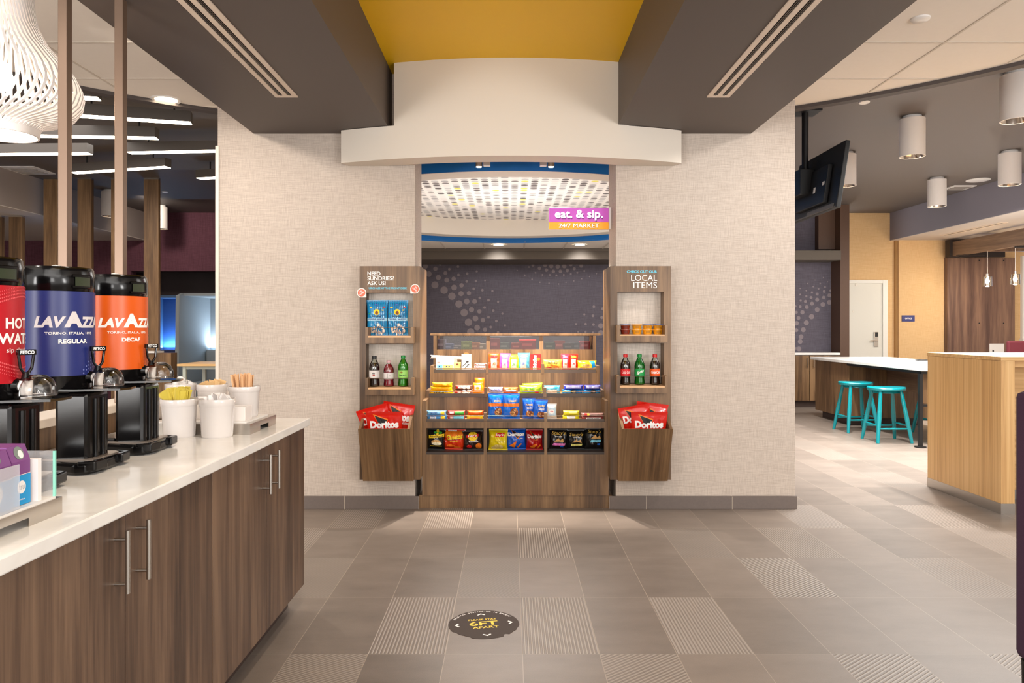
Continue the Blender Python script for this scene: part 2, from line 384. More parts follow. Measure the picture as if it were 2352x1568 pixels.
# ================================================================== THE SETTING
# floor: one mesh, a face per tile
mats_floor = [tile_mat('plain porcelain tile', None), tile_mat('ribbed tile along', 'along'), tile_mat('ribbed tile diagonal', 'diag'), tile_mat('ribbed tile faint diagonal', 'faint')]
GR = {(0+6, -4): 1, (6, -2): 1, (6, 6): 2, (5, -5): 1, (5, 0): 1, (5, 3): 3, (5, 5): 1, (5, 9): 3, (4, -1): 3, (4, -4): 3, (4, 4): 2, (4, 7): 3,
      (3, -2): 1, (3, 0): 1, (3, 2): 1, (2, -3): 2, (2, 1): 2, (2, 4): 2, (2, 6): 2, (6, 9): 2}
mb = MB(); rr = random.Random(3)
for j in range(-9, 21):
    for i in range(-31, 34):
        k = GR.get((j, i)); q = rr.random()
        if k is None: k = 0 if (1 < j < 7 or q > .12) else rr.choice([1, 2, 3])
        x = TX0+i*TW; y = TY0+j*TD
        mb.add([(x, y, 0), (x+TW, y, 0), (x+TW, y+TD, 0), (x, y+TD, 0)], [(0, 1, 2, 3)], k)
struct('floor', mb, mats_floor)
YB = 5.27; YBB = 5.66; WL = px(500, YB); WR = px(1826, YB); OL, OR_ = -.676, .756
mb = MB().box(WL, OL, YB, YBB, 0, 3.3).box(OR_, WR, YB, YBB, 0, 3.3)
struct('wall_back', mb, LINEN)
struct('trim_1', MB().box(WL-.012, WL+.012, YB-.012, YB+.02, 0, 2.58), CREAM)
def baseboard(name, x0, x1, joints, extra=None):
    b = MB(); xs = [x0]+joints+[x1]
    for a, c in zip(xs, xs[1:]): b.box(a+.002, c-.002, YB-.014, YB, 0, .093)
    if extra: b.box(*extra)
    o = struct(name, b, GREYTILE, bevel=.002)
    g = MB().box(x0, x1, YB-.011, YB, 0, .090)
    link_mesh('grout', g, GOUT, o)
baseboard('baseboard_left', WL, OL+.03, [px(792, YB)])
baseboard('baseboard_right', OR_-.05, WR+.012, [px(1484, YB), px(1681, YB)], (WR, WR+.014, YB, YBB, 0, .093))
# curved header over the market opening, between the soffits up to the yellow ceiling
CX, CY = .01, 8.2
def arcwall(mb, r_in, r_out, x_half, z0, z1, n=40, m=0):
    a = math.asin(x_half/r_out); vs = []; fs = []
    for i in range(n+1):
        t = -a+2*a*i/n
        for r, z in ((r_out, z0), (r_out, z1), (r_in, z1), (r_in, z0)):
            vs.append((CX+math.sin(t)*r, CY-math.cos(t)*r, z))
    for i in range(n):
        for k in range(4): fs.append((i*4+k, i*4+(k+1) % 4, i*4+4+(k+1) % 4, i*4+4+k))
    fs += [(0, 1, 2, 3), (n*4+3, n*4+2, n*4+1, n*4)]
    return mb.add(vs, fs, m)
mb = arcwall(MB(), 3.06, 3.25, 1.19, 2.44, 2.667); arcwall(mb, 3.06, 3.25, .80, 2.667, 3.10)
struct('wall_header', mb, CREAM, smooth=True)
# soffits and ceilings
SLO, SLI, SRI, SRO = -1.823, -.837, .738, 1.717
sl = struct('ceiling_soffit_left', MB().box(SLO, SLI, -1.5, YB, 2.67, 3.28), TAUPE)
sr = struct('ceiling_soffit_right', MB().box(SRI, SRO, -1.5, YB, 2.67, 3.28), TAUPE)
struct('ceiling_yellow', MB().box(SLI, SRI, -1.5, YB+.2, 3.095, 3.14), YELLOW)
# white cloud ceiling (disc) with recessed tile joints, dark rim, dark upper ceiling
def disc_part(x0, x1, R, cx, cy, z, thick, ymin):
    pts = []
    n = 60
    xs = [x0+(x1-x0)*i/n for i in range(n+1)]
    top = [(x, cy+math.sqrt(max(0, R*R-(x-cx)**2))) for x in xs]
    return [(x0, ymin)]+[(x1, ymin)]+[(x, y) for x, y in reversed(top)]
CCX, CCY, CR = -.1, 1.94, 4.1
for nm, a, b in (('ceiling_white_left', CCX-CR+.01, SLO), ('ceiling_white_right', SRO, CCX+CR-.01)):
    o = struct(nm, MB().prism(disc_part(a, b, CR, CCX, CCY, 2.91, .04, -1.5), 'Z', 2.91, 2.95), WHITE_CEIL)
    g = MB()
    for k in range(-2, 9):
        Y = 4.183-.61+.61*k-1.2
        if Y < CCY-CR: continue
        half = math.sqrt(max(0, CR*CR-(Y-CCY)**2)); lo = max(a, CCX-half); hi = min(b, CCX+half)
        if hi > lo: g.box(lo+.03, hi-.05, Y-.006, Y+.006, 2.906, 2.912)
    for X in (-3.27, -2.66, -2.05, 2.47, 3.05, 3.65, 1.86):
        if a < X < b: g.box(X-.006, X+.006, -1.5, CCY+math.sqrt(CR*CR-(X-CCX)**2)-.03, 2.905, 2.912)
    link_mesh('tile_joints', g, P('ceiling joint', (214, 204, 192), .8), o)
mb = MB().lathe([(CR, 2.95), (CR, 2.885), (CR+.055, 2.88), (CR+.055, 3.0), (CR, 2.95)], (CCX, CCY, 0), 120, 0, math.radians(20), math.radians(160))
struct('ceiling_rim', mb, P('dark rim paint', (74, 66, 64), .6))
struct('ceiling_dark', MB().box(-9.5, 10, -2.5, 14, 3.3, 3.36), DARKCEIL)
# right-hand part of the building
YR = 13.0; XS = px(2044, YR)   # plane of the grey lavender drop
struct('ceiling_drop_right', MB().box(XS, 10, 2.0, YR, 2.82, 3.3), [GREYLAV])
struct('ceiling_drop_left', MB().box(-9.5, px(330, 12.95)+.05, 2.0, 12.95, 2.82, 3.3), [P('grey beige paint', (150, 138, 132), .7)])
link_mesh('soffit_face', MB().box(-9.5, px(330, 12.95)+.05, 2.0, 12.95, 2.812, 2.82), P('white soffit', (214, 204, 196), .7), bpy.data.objects['ceiling_drop_left'])
link_mesh('soffit_face', MB().box(XS, 10, 2.0, YR, 2.812, 2.82), P('white soffit', (214, 204, 196), .7), bpy.data.objects['ceiling_drop_right'])
struct('wall_far_right', MB().box(px(1940, YR), px(2056, YR)-.02, YR, YR+.2, 0, 3.3).box(px(2065, 12.9), 8.0, 12.9, YR+.2, 0, 2.815).box(8.0, 10, YR, YR+.2, 0, 3.3), YWALL)
struct('wall_far_corner', MB().box(px(2056, YR)-.02, px(2065, 12.9), 12.95, YR+.2, 0, 2.815), P('ochre paint', (176, 134, 80), .7))
struct('wall_right', MB().box(9.9, 10, -2.5, YR+.2, 0, 3.3), CREAM)
struct('wall_left', MB().box(-9.5, -9.4, -2.5, 13.3, 0, 3.3), CREAM)
struct('wall_far_left', MB().box(-9.5, -2.15, 12.95, 13.15, pz(622, 12.95), 3.3).box(-9.5, px(300, 12.95), 12.95, 13.15, 0, pz(622, 12.95)), PURPLEWALL)
struct('wall_alcove', MB().box(-7.5, -2.15, 13.6, 13.7, 0, 2.6).box(-7.5, -2.15, 13.15, 13.7, 2.3, 2.4), P('near black brown paint', (34, 18, 20), .6))
struct('wall_lounge_divider', MB().box(-2.15, -2.08, 5.67, 13.7, 0, 3.3), CREAM)
# far market wall with printed dots, box beam above it
YD = 12.45
wm = MB().box(-2.07, px(1919, YD), YD, YD+.1, 0, 3.3)
wd = struct('wall_far', wm, SHADEW)
dots = []
DP = [(977,611,6),(1000,617,5),(1023,627,4.5),(985,629,6.5),(1007,637,6),(1026,643,5.5),(1042,640,5),(974,646,6),(999,654,8),(1026,646,0),(1060,655,5),(1020,666,8.5),(1043,660,6.5),(1059,674,6),(1077,673,5),(1038,680,8.5),(1059,675,0),(1072,692,6.5),(1090,692,5.5),(1054,698,8.5),(1083,711,6),(1101,715,5),(1066,718,8.5),(1092,731,6.5),(1109,735,5),(1076,740,8.5),(1096,752,6.5),(1114,757,5),(1081,762,8.5),(1011,607,3),(987,600,3),(1029,601,2.5),(1052,612,3),(1032,618,3),(1073,605,2),(1053,631,3),(1073,628,3),(1095,623,2.5),(1072,646,3),(1093,645,2.5),(1114,644,2),(1088,663,3),(1108,666,3),(1131,668,2.5),(1102,684,3),(1122,689,3),(1144,693,2.5),(1113,706,3),(1133,713,3),(1154,720,2.5),(1122,728,3),(1140,737,3),(1160,747,2.5),(1127,751,3),(1144,763,3)]
for i, (a, b, r) in enumerate([(1224,609,3.5),(1238,603,4.5),(1252,608,5),(1266,611,5),(1281,612,5),(1296,611,5),(1311,607,4.5),(1325,603,5),(1335,610,4.5),(1215,613,2),(1239,616,4),(1255,620,4),(1271,623,4),(1287,623,4),(1303,621,3.8),(1319,617,3.5),(1230,626,2),(1246,631,2.2),(1263,631,2.2),(1278,632,2.2),(1295,631,2.2),(1311,629,2.2),(1326,626,2.2),(1342,622,2.2),(1205,632,2),(1222,641,1.8),(1240,648,1.6),(1261,650,1.6),(1283,652,1.5),(1300,648,1.5),(1318,645,1.5),(1336,640,1.5),(1354,635,1.5),(1370,628,1.5),(1188,621,1.5),(1174,608,1.5),(1190,604,1.5),(1201,604,2),(1357,603,2),(1370,600,1.5)]): DP.append((a, b, r))
DP += [(1364,704,3),(1384,709,3.5),(1342,722,2.5),(1362,725,3.2),(1382,729,3.5),(1323,744,2.5),(1345,744,3),(1363,745,3.2),(1380,748,6),(1328,762,2),(1345,762,2.5),(1362,764,3),(1380,764,6)]
DP += [(1838,784,5.5),(1837,790,0),(1840,773,5.5),(1845,757,5.5),(1852,741,5.8),(1864,727,6),(1877,711,5.5),(1890,699,5.5),(1905,694,5.5),(1919,693,4),(1829,758,4.5),(1830,742,5),(1834,730,4.5),(1843,717,4.8),(1853,705,4.5),(1865,697,4.5),(1877,688,4.5),(1892,683,4),(1905,678,4.5),(1918,677,3),(1829,717,3.5),(1838,704,3.2),(1850,692,3.5),(1863,683,3.4),(1877,675,3.4),(1893,669,3.2),(1908,667,3),(1839,690,2.5),(1852,680,2.5),(1865,671,2.5),(1880,663,2.3),(1895,659,2.3),(1911,656,2),(1827,703,2.5),(1838,676,1.8),(1852,667,1.8),(1868,658,1.8),(1884,651,1.8),(1901,647,1.5),(1838,662,1.5),(1855,651,1.5),(1872,643,1.3),(1891,637,1.3),(1910,635,1.3),(1835,801,5.5),(1828,800,3)]
mb = MB()
for i, (a, b, r) in enumerate(DP):
    if r <= 0: continue
    y = YD-.0015
    stamp(mb, ('ell', px(a, y), pz(b, y), r/F*y, r/F*y), lambda x, z: (x, y, z))
link_mesh('dot_print', mb, DOTC, wd)
struct('trim_2', MB().box(px(1919, YD-.03), px(1926, YD-.03), YD-.03, YD+.1, pz(805, YD), pz(597, YD)), P('warm edge trim', (232, 200, 160), .5))
struct('trim_3', MB().box(px(1930, 12.1), px(1951, 12.1), 12.1, 12.5, 0, 3.3).box(px(1880, 12.3), px(1930, 12.3), 12.3, 12.44, pz(572, 12.3), 3.3), P('dark brown panel', (88, 62, 46), .5, noise_amt=.1))
bm_ = MB().box(-2.07, 2.2, 11.5, 12.4, pz(596, 11.5), 2.56).box(-2.07, 2.2, 11.47, 11.52, pz(577, 11.47), 2.56)
struct('ceiling_beam', bm_, P('dark beam paint', (92, 82, 72), .6))
struct('ceiling_beam_right', MB().box(4.1, px(1932, 12.0), 12.0, 12.44, pz(597, 12.0), pz(575, 12.0)), P('dark beam paint', (92, 82, 72), .6))
# inner market ceiling: white tiles, ring with blue cove, dotted disc
n = 72
mb = MB(); vs = []
for i in range(n):
    t = 2*math.pi*i/n; vs.append((CX+2.42*math.cos(t), CY+2.42*math.sin(t), 2.52))
for i in range(n):
    t = 2*math.pi*i/n; c, s_ = math.cos(t), math.sin(t); k = min(2.08/max(abs(c), 1e-6), 3.32/max(abs(s_), 1e-6)); vs.append((CX+c*k, CY+s_*k if CY+s_*k > 5.7 else 5.7, 2.52))
for i in range(n):
    a = vs[i][1]
    if a > 6.6 : mb.add([vs[i], vs[(i+1) % n], vs[n+(i+1) % n], vs[n+i]], [(0, 1, 2, 3)])
wc = struct('ceiling_market', mb, WHITE_CEIL)
g = MB()
for X in (-1.6, -1.0, -.39, .22, .83, 1.44, 2.05): g.box(X-.008, X+.008, 10.6, 11.5, 2.512, 2.519)
link_mesh('tile_joints', g, P('ceiling joint', (214, 204, 192), .8), wc)
struct('ceiling_cove', MB().lathe([(2.23, 2.551), (2.23, 3.0)], (CX, CY, 0), 96, 0), BLUEP, smooth=True)
struct('ceiling_cove_outer', MB().lathe([(2.42, 2.50), (2.42, 2.9)], (CX, CY, 0), 60, 0, math.radians(20), math.radians(160)), BLUEP, smooth=True)
struct('ceiling_ring', MB().lathe([(2.235, 2.553), (2.235, 2.55), (2.0, 2.55), (2.0, 2.77)], (CX, CY, 0), 96), CREAM, smooth=True)
struct('ceiling_dotted', MB().prism([(CX+2.01*math.cos(2*math.pi*i/64), CY+2.01*math.sin(2*math.pi*i/64)) for i in range(64)], 'Z', 2.77, 2.80), dot_ceiling())
struct('ceiling_void', MB().box(-1.2, 1.3, YBB-.3, 6.3, 3.02, 3.05), BLUEP)

# ------------------------------------------------------------------ right far side: door, wood wall, beam
X0, X1 = px(1947, YR), px(2036, YR); ZT = pz(643, YR)
dr = struct('door_1', MB().box(X0, X1-.09, YR-.03, YR-.005, 0.01, ZT-.06), P('white door paint', (228, 226, 216), .45))
link_mesh('frame', MB().box(X1-.09, X1, YR-.06, YR-.001, 0, ZT).box(X0, X1-.09, YR-.06, YR-.001, ZT-.06, ZT), P('white frame paint', (240, 238, 230), .4), dr, bevel=.006)
hx = px(2009, YR)
link_mesh('lock_plate', MB().box(hx-.035, hx+.04, YR-.05, YR-.03, pz(796, YR), pz(762, YR)), STEEL, dr, bevel=.004)
link_mesh('handle', MB().tube((hx, YR-.05, pz(782, YR)), (hx, YR-.09, pz(782, YR)), .01).tube((hx+.01, YR-.09, pz(782, YR)), (hx-.12, YR-.09, pz(782, YR)), .010), SHINE, dr)
link_mesh('keypad', MB().box(hx-.015, hx+.03, YR-.056, YR-.05, pz(773, YR), pz(763, YR)), BLACK, dr)
link_mesh('peephole', MB().tube((px(1957, YR), YR-.036, pz(715, YR)), (px(1957, YR), YR-.03, pz(715, YR)), .012), STEEL, dr)
link_mesh('hook', MB().box(px(1962, YR), px(1965, YR), YR-.04, YR-.03, pz(657, YR), pz(651, YR)), STEEL, dr)
OX0, OX1 = px(2071, 12.9), px(2100, 12.9)
t = thing('office_sign', 'small navy office sign with white word beside the white door', 'sign', ((OX0+OX1)/2, 12.9, pz(738, 12.9)))
part(t, 'panel', MB().box(OX0, OX1, 12.885, 12.9, pz(738, 12.9), pz(724, 12.9)), P('navy sign', (46, 52, 120), .4), world=True)
prints(t, 'lettering', [(('txt', 'OFFICE', 0, .053, .12, .028), WHITET)], lambda x, z, i: (x, -.0165, z))
WPX0, WPX1 = px(2176, 12.8), px(2331, 12.8)
o = struct('wall_wood_panel', MB().box(WPX0, WPX1, 12.8, 12.89, 0, 2.5), WALNUTR)
b = MB()
for a, c in ((2250, 598), (2306, 598), (2250, 742), (2306, 742)): b.tube((px(a, 12.79), 12.795, pz(c, 12.79)), (px(a, 12.79), 12.80, pz(c, 12.79)), .012)
link_mesh('bolt', b, BLACK, o)
struct('ceiling_beam_wood', MB().box(7.55, 7.63, 10.3, 12.7, 2.505, 2.75), WALNUTX)
struct('ceiling_beam_bracket', MB().box(7.50, 7.70, 12.62, 12.75, 2.49, 2.79).box(7.45, 7.9, 12.3, 12.36, 2.49, 2.5).box(7.5, 8.2, 10.95, 11.0, 2.47, 2.50).box(7.66, 8.5, 12.7, 12.75, 2.50, 2.80), P('blackened wood', (40, 30, 26), .5))
struct('ceiling_beam_cross', MB().box(7.66, 9.8, 11.9, 12.0, 2.52, 2.75), WALNUTX)
w = struct('window_1', MB().box(px(2346, YR), 9.8, YR-.03, YR-.01, pz(776, YR), pz(592, YR)), P('window daylight', (214, 226, 255), .5, emit=1.6))
link_mesh('frame', MB().box(px(2343, YR), px(2347, YR), YR-.06, YR-.005, pz(780, YR), pz(588, YR)).box(px(2341, YR), 9.8, YR-.09, YR-.005, pz(782, YR), pz(777, YR)), WHITEP, w)
solo('access_panel', 'small white square access door low on the dark wood wall', 'panel', MB().box(px(2273, 12.78), px(2307, 12.78), 12.78, 12.80, pz(830, 12.78), pz(789, 12.78)).box(px(2280, 12.77), px(2283, 12.77), 12.765, 12.78, pz(807, 12.78), pz(804, 12.78), 1), [WHITEP, BLACK], bevel=.003)
# slot diffuser on right drop, speakers, vents
def flat_disc(name, label, x, y, Z, rpx, mat, cat, group=None):
    Y = (Z-EYE)*F/(HY-y); r = rpx/F*Y
    return solo(name, label, cat, MB().lathe([(0, -.012), (r*.85, -.012), (r, -.006), (r, 0)], n=32), mat, (px(x, Y), Y, Z), group=group, smooth=True)
flat_disc('ceiling_speaker', 'large round white cover flush in the white tiled ceiling', 2114, 42, 2.91, 21, WHITEP, 'ceiling cover')
flat_disc('ceiling_speaker', 'small round white cover on the dark ceiling left of the cylinder lamps', 1985, 234, 3.3, 12, WHITEP, 'ceiling cover')
flat_disc('ceiling_speaker', 'round white speaker on the dark ceiling beside the grey drop', 2247, 413, 3.3, 25, WHITEP, 'ceiling speaker')
flat_disc('ceiling_speaker', 'tiny round white cover on the dark lounge ceiling', 379, 440, 3.3, 7, WHITEP, 'ceiling cover')
def vent(label, x, y, Z, s, rz=0):
    Y = (Z-EYE)*F/(HY-y); b = MB().box(-s, s, -s, s, -.012, 0)
    for k in range(-2, 3): b.box(-s*.75, s*.75, k*s*.3-.01, k*s*.3+.01, -.018, -.012, 1)
    return solo('ceiling_vent', label, 'vent', b, [WHITEP, P('vent slot', (150, 142, 136), .6)], (px(x, Y), Y, Z), rz)
vent('square white ceiling vent beside the round speaker over the dining side', 2202, 430, 3.3, .16)
vent('square white vent on the dark ceiling at the far left', 64, 390, 3.3, .22)
def slot(name, label, x, y0, y1, Z, w, nslot=2):
    t = thing(name, label, 'air diffuser', (x, (y0+y1)/2, Z))
    h = (y1-y0)/2; fr = MB(); n2 = nslot
    sw = w/(n2*2+1)
    fr.box(-w/2, w/2, -h, -h+.03, -.008, .0).box(-w/2, w/2, h-.03, h, -.008, .0)
    for k in range(n2+1): a = -w/2+k*2*sw*1.0; fr.box(a, a+sw, -h+.03, h-.03, -.008, 0)
    part(t, 'frame', fr, P('cream diffuser', (232, 214, 196), .5), bevel=.0015)
    part(t, 'backing', MB().box(-w/2+.01, w/2-.01, -h+.01, h-.01, -.003, -.001), P('diffuser throat', (38, 32, 30), .6))
    bl = MB()
    for k in range(n2):
        a = -w/2+sw+k*2*sw; bl.box(a+sw*.28, a+sw*.42, -h+.03, h-.03, -.0065, -.004).box(a+sw*.6, a+sw*.72, -h+.03, h-.03, -.0065, -.004)
    part(t, 'blade', bl, P('diffuser blade', (96, 84, 76), .4, .6))
    return t
YE = 1.38*F/(HY-221)
slot('slot_diffuser', 'long cream two-slot air diffuser in the left dark soffit', px(659, YE), 2.9, YE, 2.67, .135)
slot('slot_diffuser', 'long cream two-slot air diffuser in the right dark soffit', px(1649, YE), 2.9, YE, 2.67, .135)
slot('slot_diffuser', 'thin slot diffuser in the pale underside of the grey drop', 7.15, 10.7, 12.2, 2.812, .12, 1)
# cylinder lamps
def cyl_lamp(label, x, ytop, r=.114, h=.385, on=True):
    Y = (3.3-EYE)*F/(HY-ytop); X = px(x, Y)
    t = thing('cylinder_ceiling_lamp', label, 'ceiling lamp', (X, Y, 3.3), group='white cylinder ceiling lamps')
    part(t, 'collar', MB().lathe([(0, 0), (r*.72, 0), (r*.72, -.03), (r*.9, -.03)], n=32), WHITEP, smooth=True)
    part(t, 'housing', MB().lathe([(0, -.03), (r, -.03), (r, -h), (r*.93, -h), (r*.93, -h+.05)], n=40), P('white lamp metal', (230, 222, 216), .4), smooth=True)
    part(t, 'reflector', MB().lathe([(r*.93, -h+.002), (r*.7, -h+.07), (r*.3, -h+.10)], n=32), SHINE, smooth=True)
    part(t, 'bulb', MB().lathe([(0, -h+.06), (r*.34, -h+.065), (r*.34, -h+.09)], n=24), LAMP)
    light('cylinder_lamp_light', 'SPOT', (X, Y, 3.3-h-.01), 290 if X > 0 else 50, NEUT, aim=(X, Y, 0), spot=95, blend=.7, radius=.06)
    return t
cyl_lamp('white cylinder lamp in the middle of the dark dining ceiling', 2095, 267)
cyl_lamp('white cylinder lamp cut by the top right of the view, nearest one', 2335, 165)
cyl_lamp('white cylinder lamp above the front of the grey drop, second from the right edge upward', 2319, 347)
cyl_lamp('smallest dining cylinder lamp, beside the square vent', 2152, 408)
cyl_lamp('white cylinder lamp partly hidden behind the hanging television', 1942, 350)
cyl_lamp('white cylinder lamp behind the rightmost wooden fin', 369, 472)
cyl_lamp('white cylinder lamp behind the third wooden fin', 252, 436)
# television on pole
t = thing('television', 'black flat television seen from behind, tilted down on a ceiling pole', 'television', (2.745, 6.9, 3.3))
c = MB(); L_ = .5
tv = MB().box(-.02, .02, -L_, L_, -.285, .285)
tv.box(-.06, -.02, -L_*.62, L_*.62, -.22, .12)
RY = Matrix.Translation((.05, -.20, -.66-.30+.24)) @ Matrix.Rotation(math.radians(8.5), 4, 'Y')
part(t, 'panel', tv.xf(RY), BLACK, bevel=.006)
part(t, 'screen', MB().box(.0205, .022, -L_+.02, L_-.02, -.265, .265).xf(RY), P('dark screen', (8, 9, 12), .08), label='dark glossy screen')
part(t, 'port_strip', MB().box(-.03, -.0205, -L_*.9, L_*.2, -.28, -.245).box(-.0215, -.0205, -L_*.96, L_*.96, -.284, -.270), P('grey port strip', (96, 92, 90), .5), label='grey port strip along the lower edge').matrix_local = RY
part(t, 'label_sticker', MB().box(-.063, -.06, -.1, -.06, -.1, -.05), WHITEP).matrix_local = RY
part(t, 'label_sticker', MB().box(-.063, -.06, -.28, -.24, -.06, -.03), WHITEP).matrix_local = RY
part(t, 'pole', MB().tube((0, -.02, 0), (0, -.02, -.62), .030), BLACK, smooth=True)
part(t, 'ceiling_plate', MB().box(-.12, .12, -.12, .10, -.02, 0), BLACK)
part(t, 'mount_bracket', MB().box(-.10, .03, -.16, .14, -.80, -.56), BLACK, bevel=.01)
part(t, 'cable', MB().path([(-.03, -.05, -.55), (-.07, -.06, -.62), (-.06, -.09, -.7), (-.03, -.06, -.78)], .005), BLACK, smooth=True)
# glass pendants
for lab, x, y in (('glass jar pendant lamp nearest the window', 2332, 641), ('glass jar pendant lamp in front of the dark wood wall', 2268, 646)):
    Y = 7.59*F/(x-HX); Z = pz(y, Y)
    t = thing('glass_pendant_lamp', lab, 'pendant lamp', (7.59, Y, Z), group='glass jar pendant lamps')
    part(t, 'cord', MB().tube((0, 0, .11), (0, 0, 2.505-Z), .005), P('pale cord', (216, 206, 196), .5))
    part(t, 'socket', MB().tube((0, 0, .075), (0, 0, .12), .022), SHINE)
    part(t, 'glass_jar', MB().lathe([(.025, .08), (.062, .075), (.066, -.08), (.0, -.085)], n=24), clear('clear jar glass', (255, 246, 230), .30), smooth=True)
    part(t, 'bulb', MB().lathe([(0, .06), (.016, .05), (.03, 0), (.02, -.03), (0, -.04)], n=16), P('pendant bulb glow', (255, 226, 180), .5, emit=60), smooth=True)
    light('pendant_light', 'POINT', (7.59, Y, Z-.1), 16, WARM, radius=.03)
# ------------------------------------------------------------------ far back cabinet on the right
YC = 11.95
t = thing('storage_cabinet', 'low walnut cabinet under the dotted wall behind the stools', 'cabinet', (4.6, YC, 0))
part(t, 'body', MB().box(4.0, 5.33, YC+.022, YD-.01, .10, .845), WALNUT2, world=True)
part(t, 'toe_kick', MB().box(4.0, 5.31, YC+.06, YD-.02, 0, .10), DARKTRIM, world=True)
for a, c, hx_ in ((4.0, px(1859, YC), 1854), (px(1860, YC), 5.33, 1868)):
    d = part(t, 'door', MB().box(a+.002, c-.002, YC, YC+.02, .11, .84), WALNUT2, world=True, bevel=.002)
    hh = MB().box(px(hx_, YC)-.006, px(hx_, YC)+.006, YC-.035, YC-.022, pz(844, YC), pz(821, YC)).box(px(hx_, YC)-.005, px(hx_, YC)+.005, YC-.025, YC, pz(842, YC), pz(841, YC)).box(px(hx_, YC)-.005, px(hx_, YC)+.005, YC-.025, YC, pz(824, YC), pz(823, YC))
    h = link_mesh('handle', hh, STEEL, d, off=(4.6, YC, 0))
part(t, 'countertop', MB().box(4.0, px(1929, YC), YC-.02, YD-.01, .848, .885), QUARTZ, world=True, bevel=.004)
# ------------------------------------------------------------------ island with stools
t = thing('island_table', 'long island table with white top, walnut block base and black metal leg', 'table', (4.9, 9.0, 0))
XI, XJ = 4.40, 5.55; Y0, Y1 = 7.93, 10.85; ZI = .862
part(t, 'tabletop', MB().box(XI, XJ, Y0, Y1, ZI-.04, ZI), QUARTZ, world=True, bevel=.005)
part(t, 'base_block', MB().box(XI+.05, XJ-.05, 9.72, 10.78, .10, ZI-.042), WALNUT2, world=True)
part(t, 'toe_kick', MB().box(XI+.12, XJ-.12, 9.80, 10.7, 0, .10), DARKTRIM, world=True)
part(t, 'modesty_panel', MB().box(4.95, 4.98, 8.05, 9.71, .50, ZI-.06), WALNUTX, world=True)
part(t, 'end_panel', MB().box(4.46, 5.45, 8.02, 8.04, .47, ZI-.07), WALNUT2, world=True)
part(t, 'frame', MB().box(XI+.02, XI+.05, Y0+.04, 9.71, ZI-.07, ZI-.042).box(XI+.02, XJ-.02, Y0+.02, Y0+.05, ZI-.07, ZI-.042).box(XI+.04, XJ-.04, Y0+.02, Y0+.05, .44, .465).box(XJ-.05, XJ-.02, Y0+.04, 9.71, ZI-.07, ZI-.042), BLACK, world=True)
for X in (4.37+.05, 5.5): part(t, 'leg', MB().box(X-.018, X+.018, Y0+.02, Y0+.06, .0, ZI-.07).tube((X, Y0+.04, 0), (X, Y0+.04, .012), .06), [BLACK], world=True)
def stool(label, X, Y, rz=0):
    t = thing('bar_stool', label, 'stool', (X, Y, 0), rz, 'teal wooden stools at the island')
    H = .622
    seat = MB(); n = 36; rings = []
    prof = [(0, .0), (.5, .0), (.82, .004), (.96, .0), (1, -.012), (.97, -.030), (.80, -.034), (0, -.034)]
    vs = []; fs = []
    for f_, z in prof:
        for i in range(n):
            a = 2*math.pi*i/n; x = .215*f_*math.cos(a); y = .165*f_*math.sin(a)
            sad = -.012*math.cos(a)**2*0+(.012*(x/.215)**2 if z > -.02 else 0)
            vs.append((x, y, H-.012+z+sad))
    for j in range(len(prof)-1):
        for i in range(n): fs.append((j*n+i, j*n+(i+1) % n, (j+1)*n+(i+1) % n, (j+1)*n+i))
    seat.add(vs, fs); part(t, 'seat', seat, TEAL, smooth=True)
    tops = {}; 
    for sx in (-1, 1):
        for sy in (-1, 1):
            p1 = Vector((sx*.115, sy*.095, H-.04)); p0 = Vector((sx*.19, sy*.185, 0)); mid = p0.lerp(p1, .45)
            part(t, 'leg', MB().path([p0, p0.lerp(p1, .1), p0.lerp(p1, .33), mid, p0.lerp(p1, .62), p0.lerp(p1, .85), p1], [.017, .019, .022, .0245, .022, .020, .018], n=14), TEAL, smooth=True)
            tops[(sx, sy)] = (p0, p1)
    for (a, b_, k) in (((-1, -1), (1, -1), .27), ((-1, 1), (1, 1), .27), ((-1, -1), (-1, 1), .33), ((1, -1), (1, 1), .33)):
        pa = tops[a][0].lerp(tops[a][1], k); pb = tops[b_][0].lerp(tops[b_][1], k); m_ = (pa+pb)/2
        part(t, 'rung', MB().path([pa, m_, pb], [.009, .012, .009], n=10), TEAL, smooth=True)
    part(t, 'apron', MB().lathe([(.13, H-.046), (.14, H-.075), (.12, H-.075)], n=28, sx=1.05, sy=.85), TEAL, smooth=True)
    return t
stool('teal wooden stool nearest the camera, at the island corner beside the black leg', 4.29, 8.43)
stool('teal wooden stool second in line, by the walnut block of the island', 4.31, 9.22, .04)
stool('teal wooden stool half hidden on the far side behind the black leg', 5.16, 8.95)
solo('island_outlet', 'small dark slotted strip lying on the far end of the white island top', 'outlet strip', MB().box(-.12, .12, -.04, .04, 0, .012).box(-.1, -.06, -.03, .03, .012, .014), [BLACK], (5.4, 9.6, ZI), bevel=.003)
# ------------------------------------------------------------------ oak communal table at right
t = thing('communal_table', 'tall pale oak communal table with thick end panel and metal plinth', 'table', (3.45, 5.5, 0))
part(t, 'end_panel', MB().box(3.392, 3.486, 5.11, 6.01, .075, 1.060), OAK, world=True, bevel=.001)
part(t, 'tabletop', MB().box(3.388, 5.4, 5.105, 6.015, 1.0615, 1.088), OAKX, world=True, bevel=.001)
part(t, 'apron', MB().box(3.487, 5.4, 5.16, 5.18, 1.015, 1.061), OAKX, world=True)
part(t, 'back_panel', MB().box(3.487, 5.4, 5.56, 5.58, .075, 1.061), OAKX, world=True)
part(t, 'plinth', MB().box(3.39, 3.488, 5.108, 6.012, 0, .075).box(3.488, 5.4, 5.555, 5.585, 0, .075), STEEL, world=True)
part(t, 'grommet', MB().tube((3.53, 5.545, .985), (3.53, 5.559, .985), .022), WHITEP, world=True, label='round white grommet')
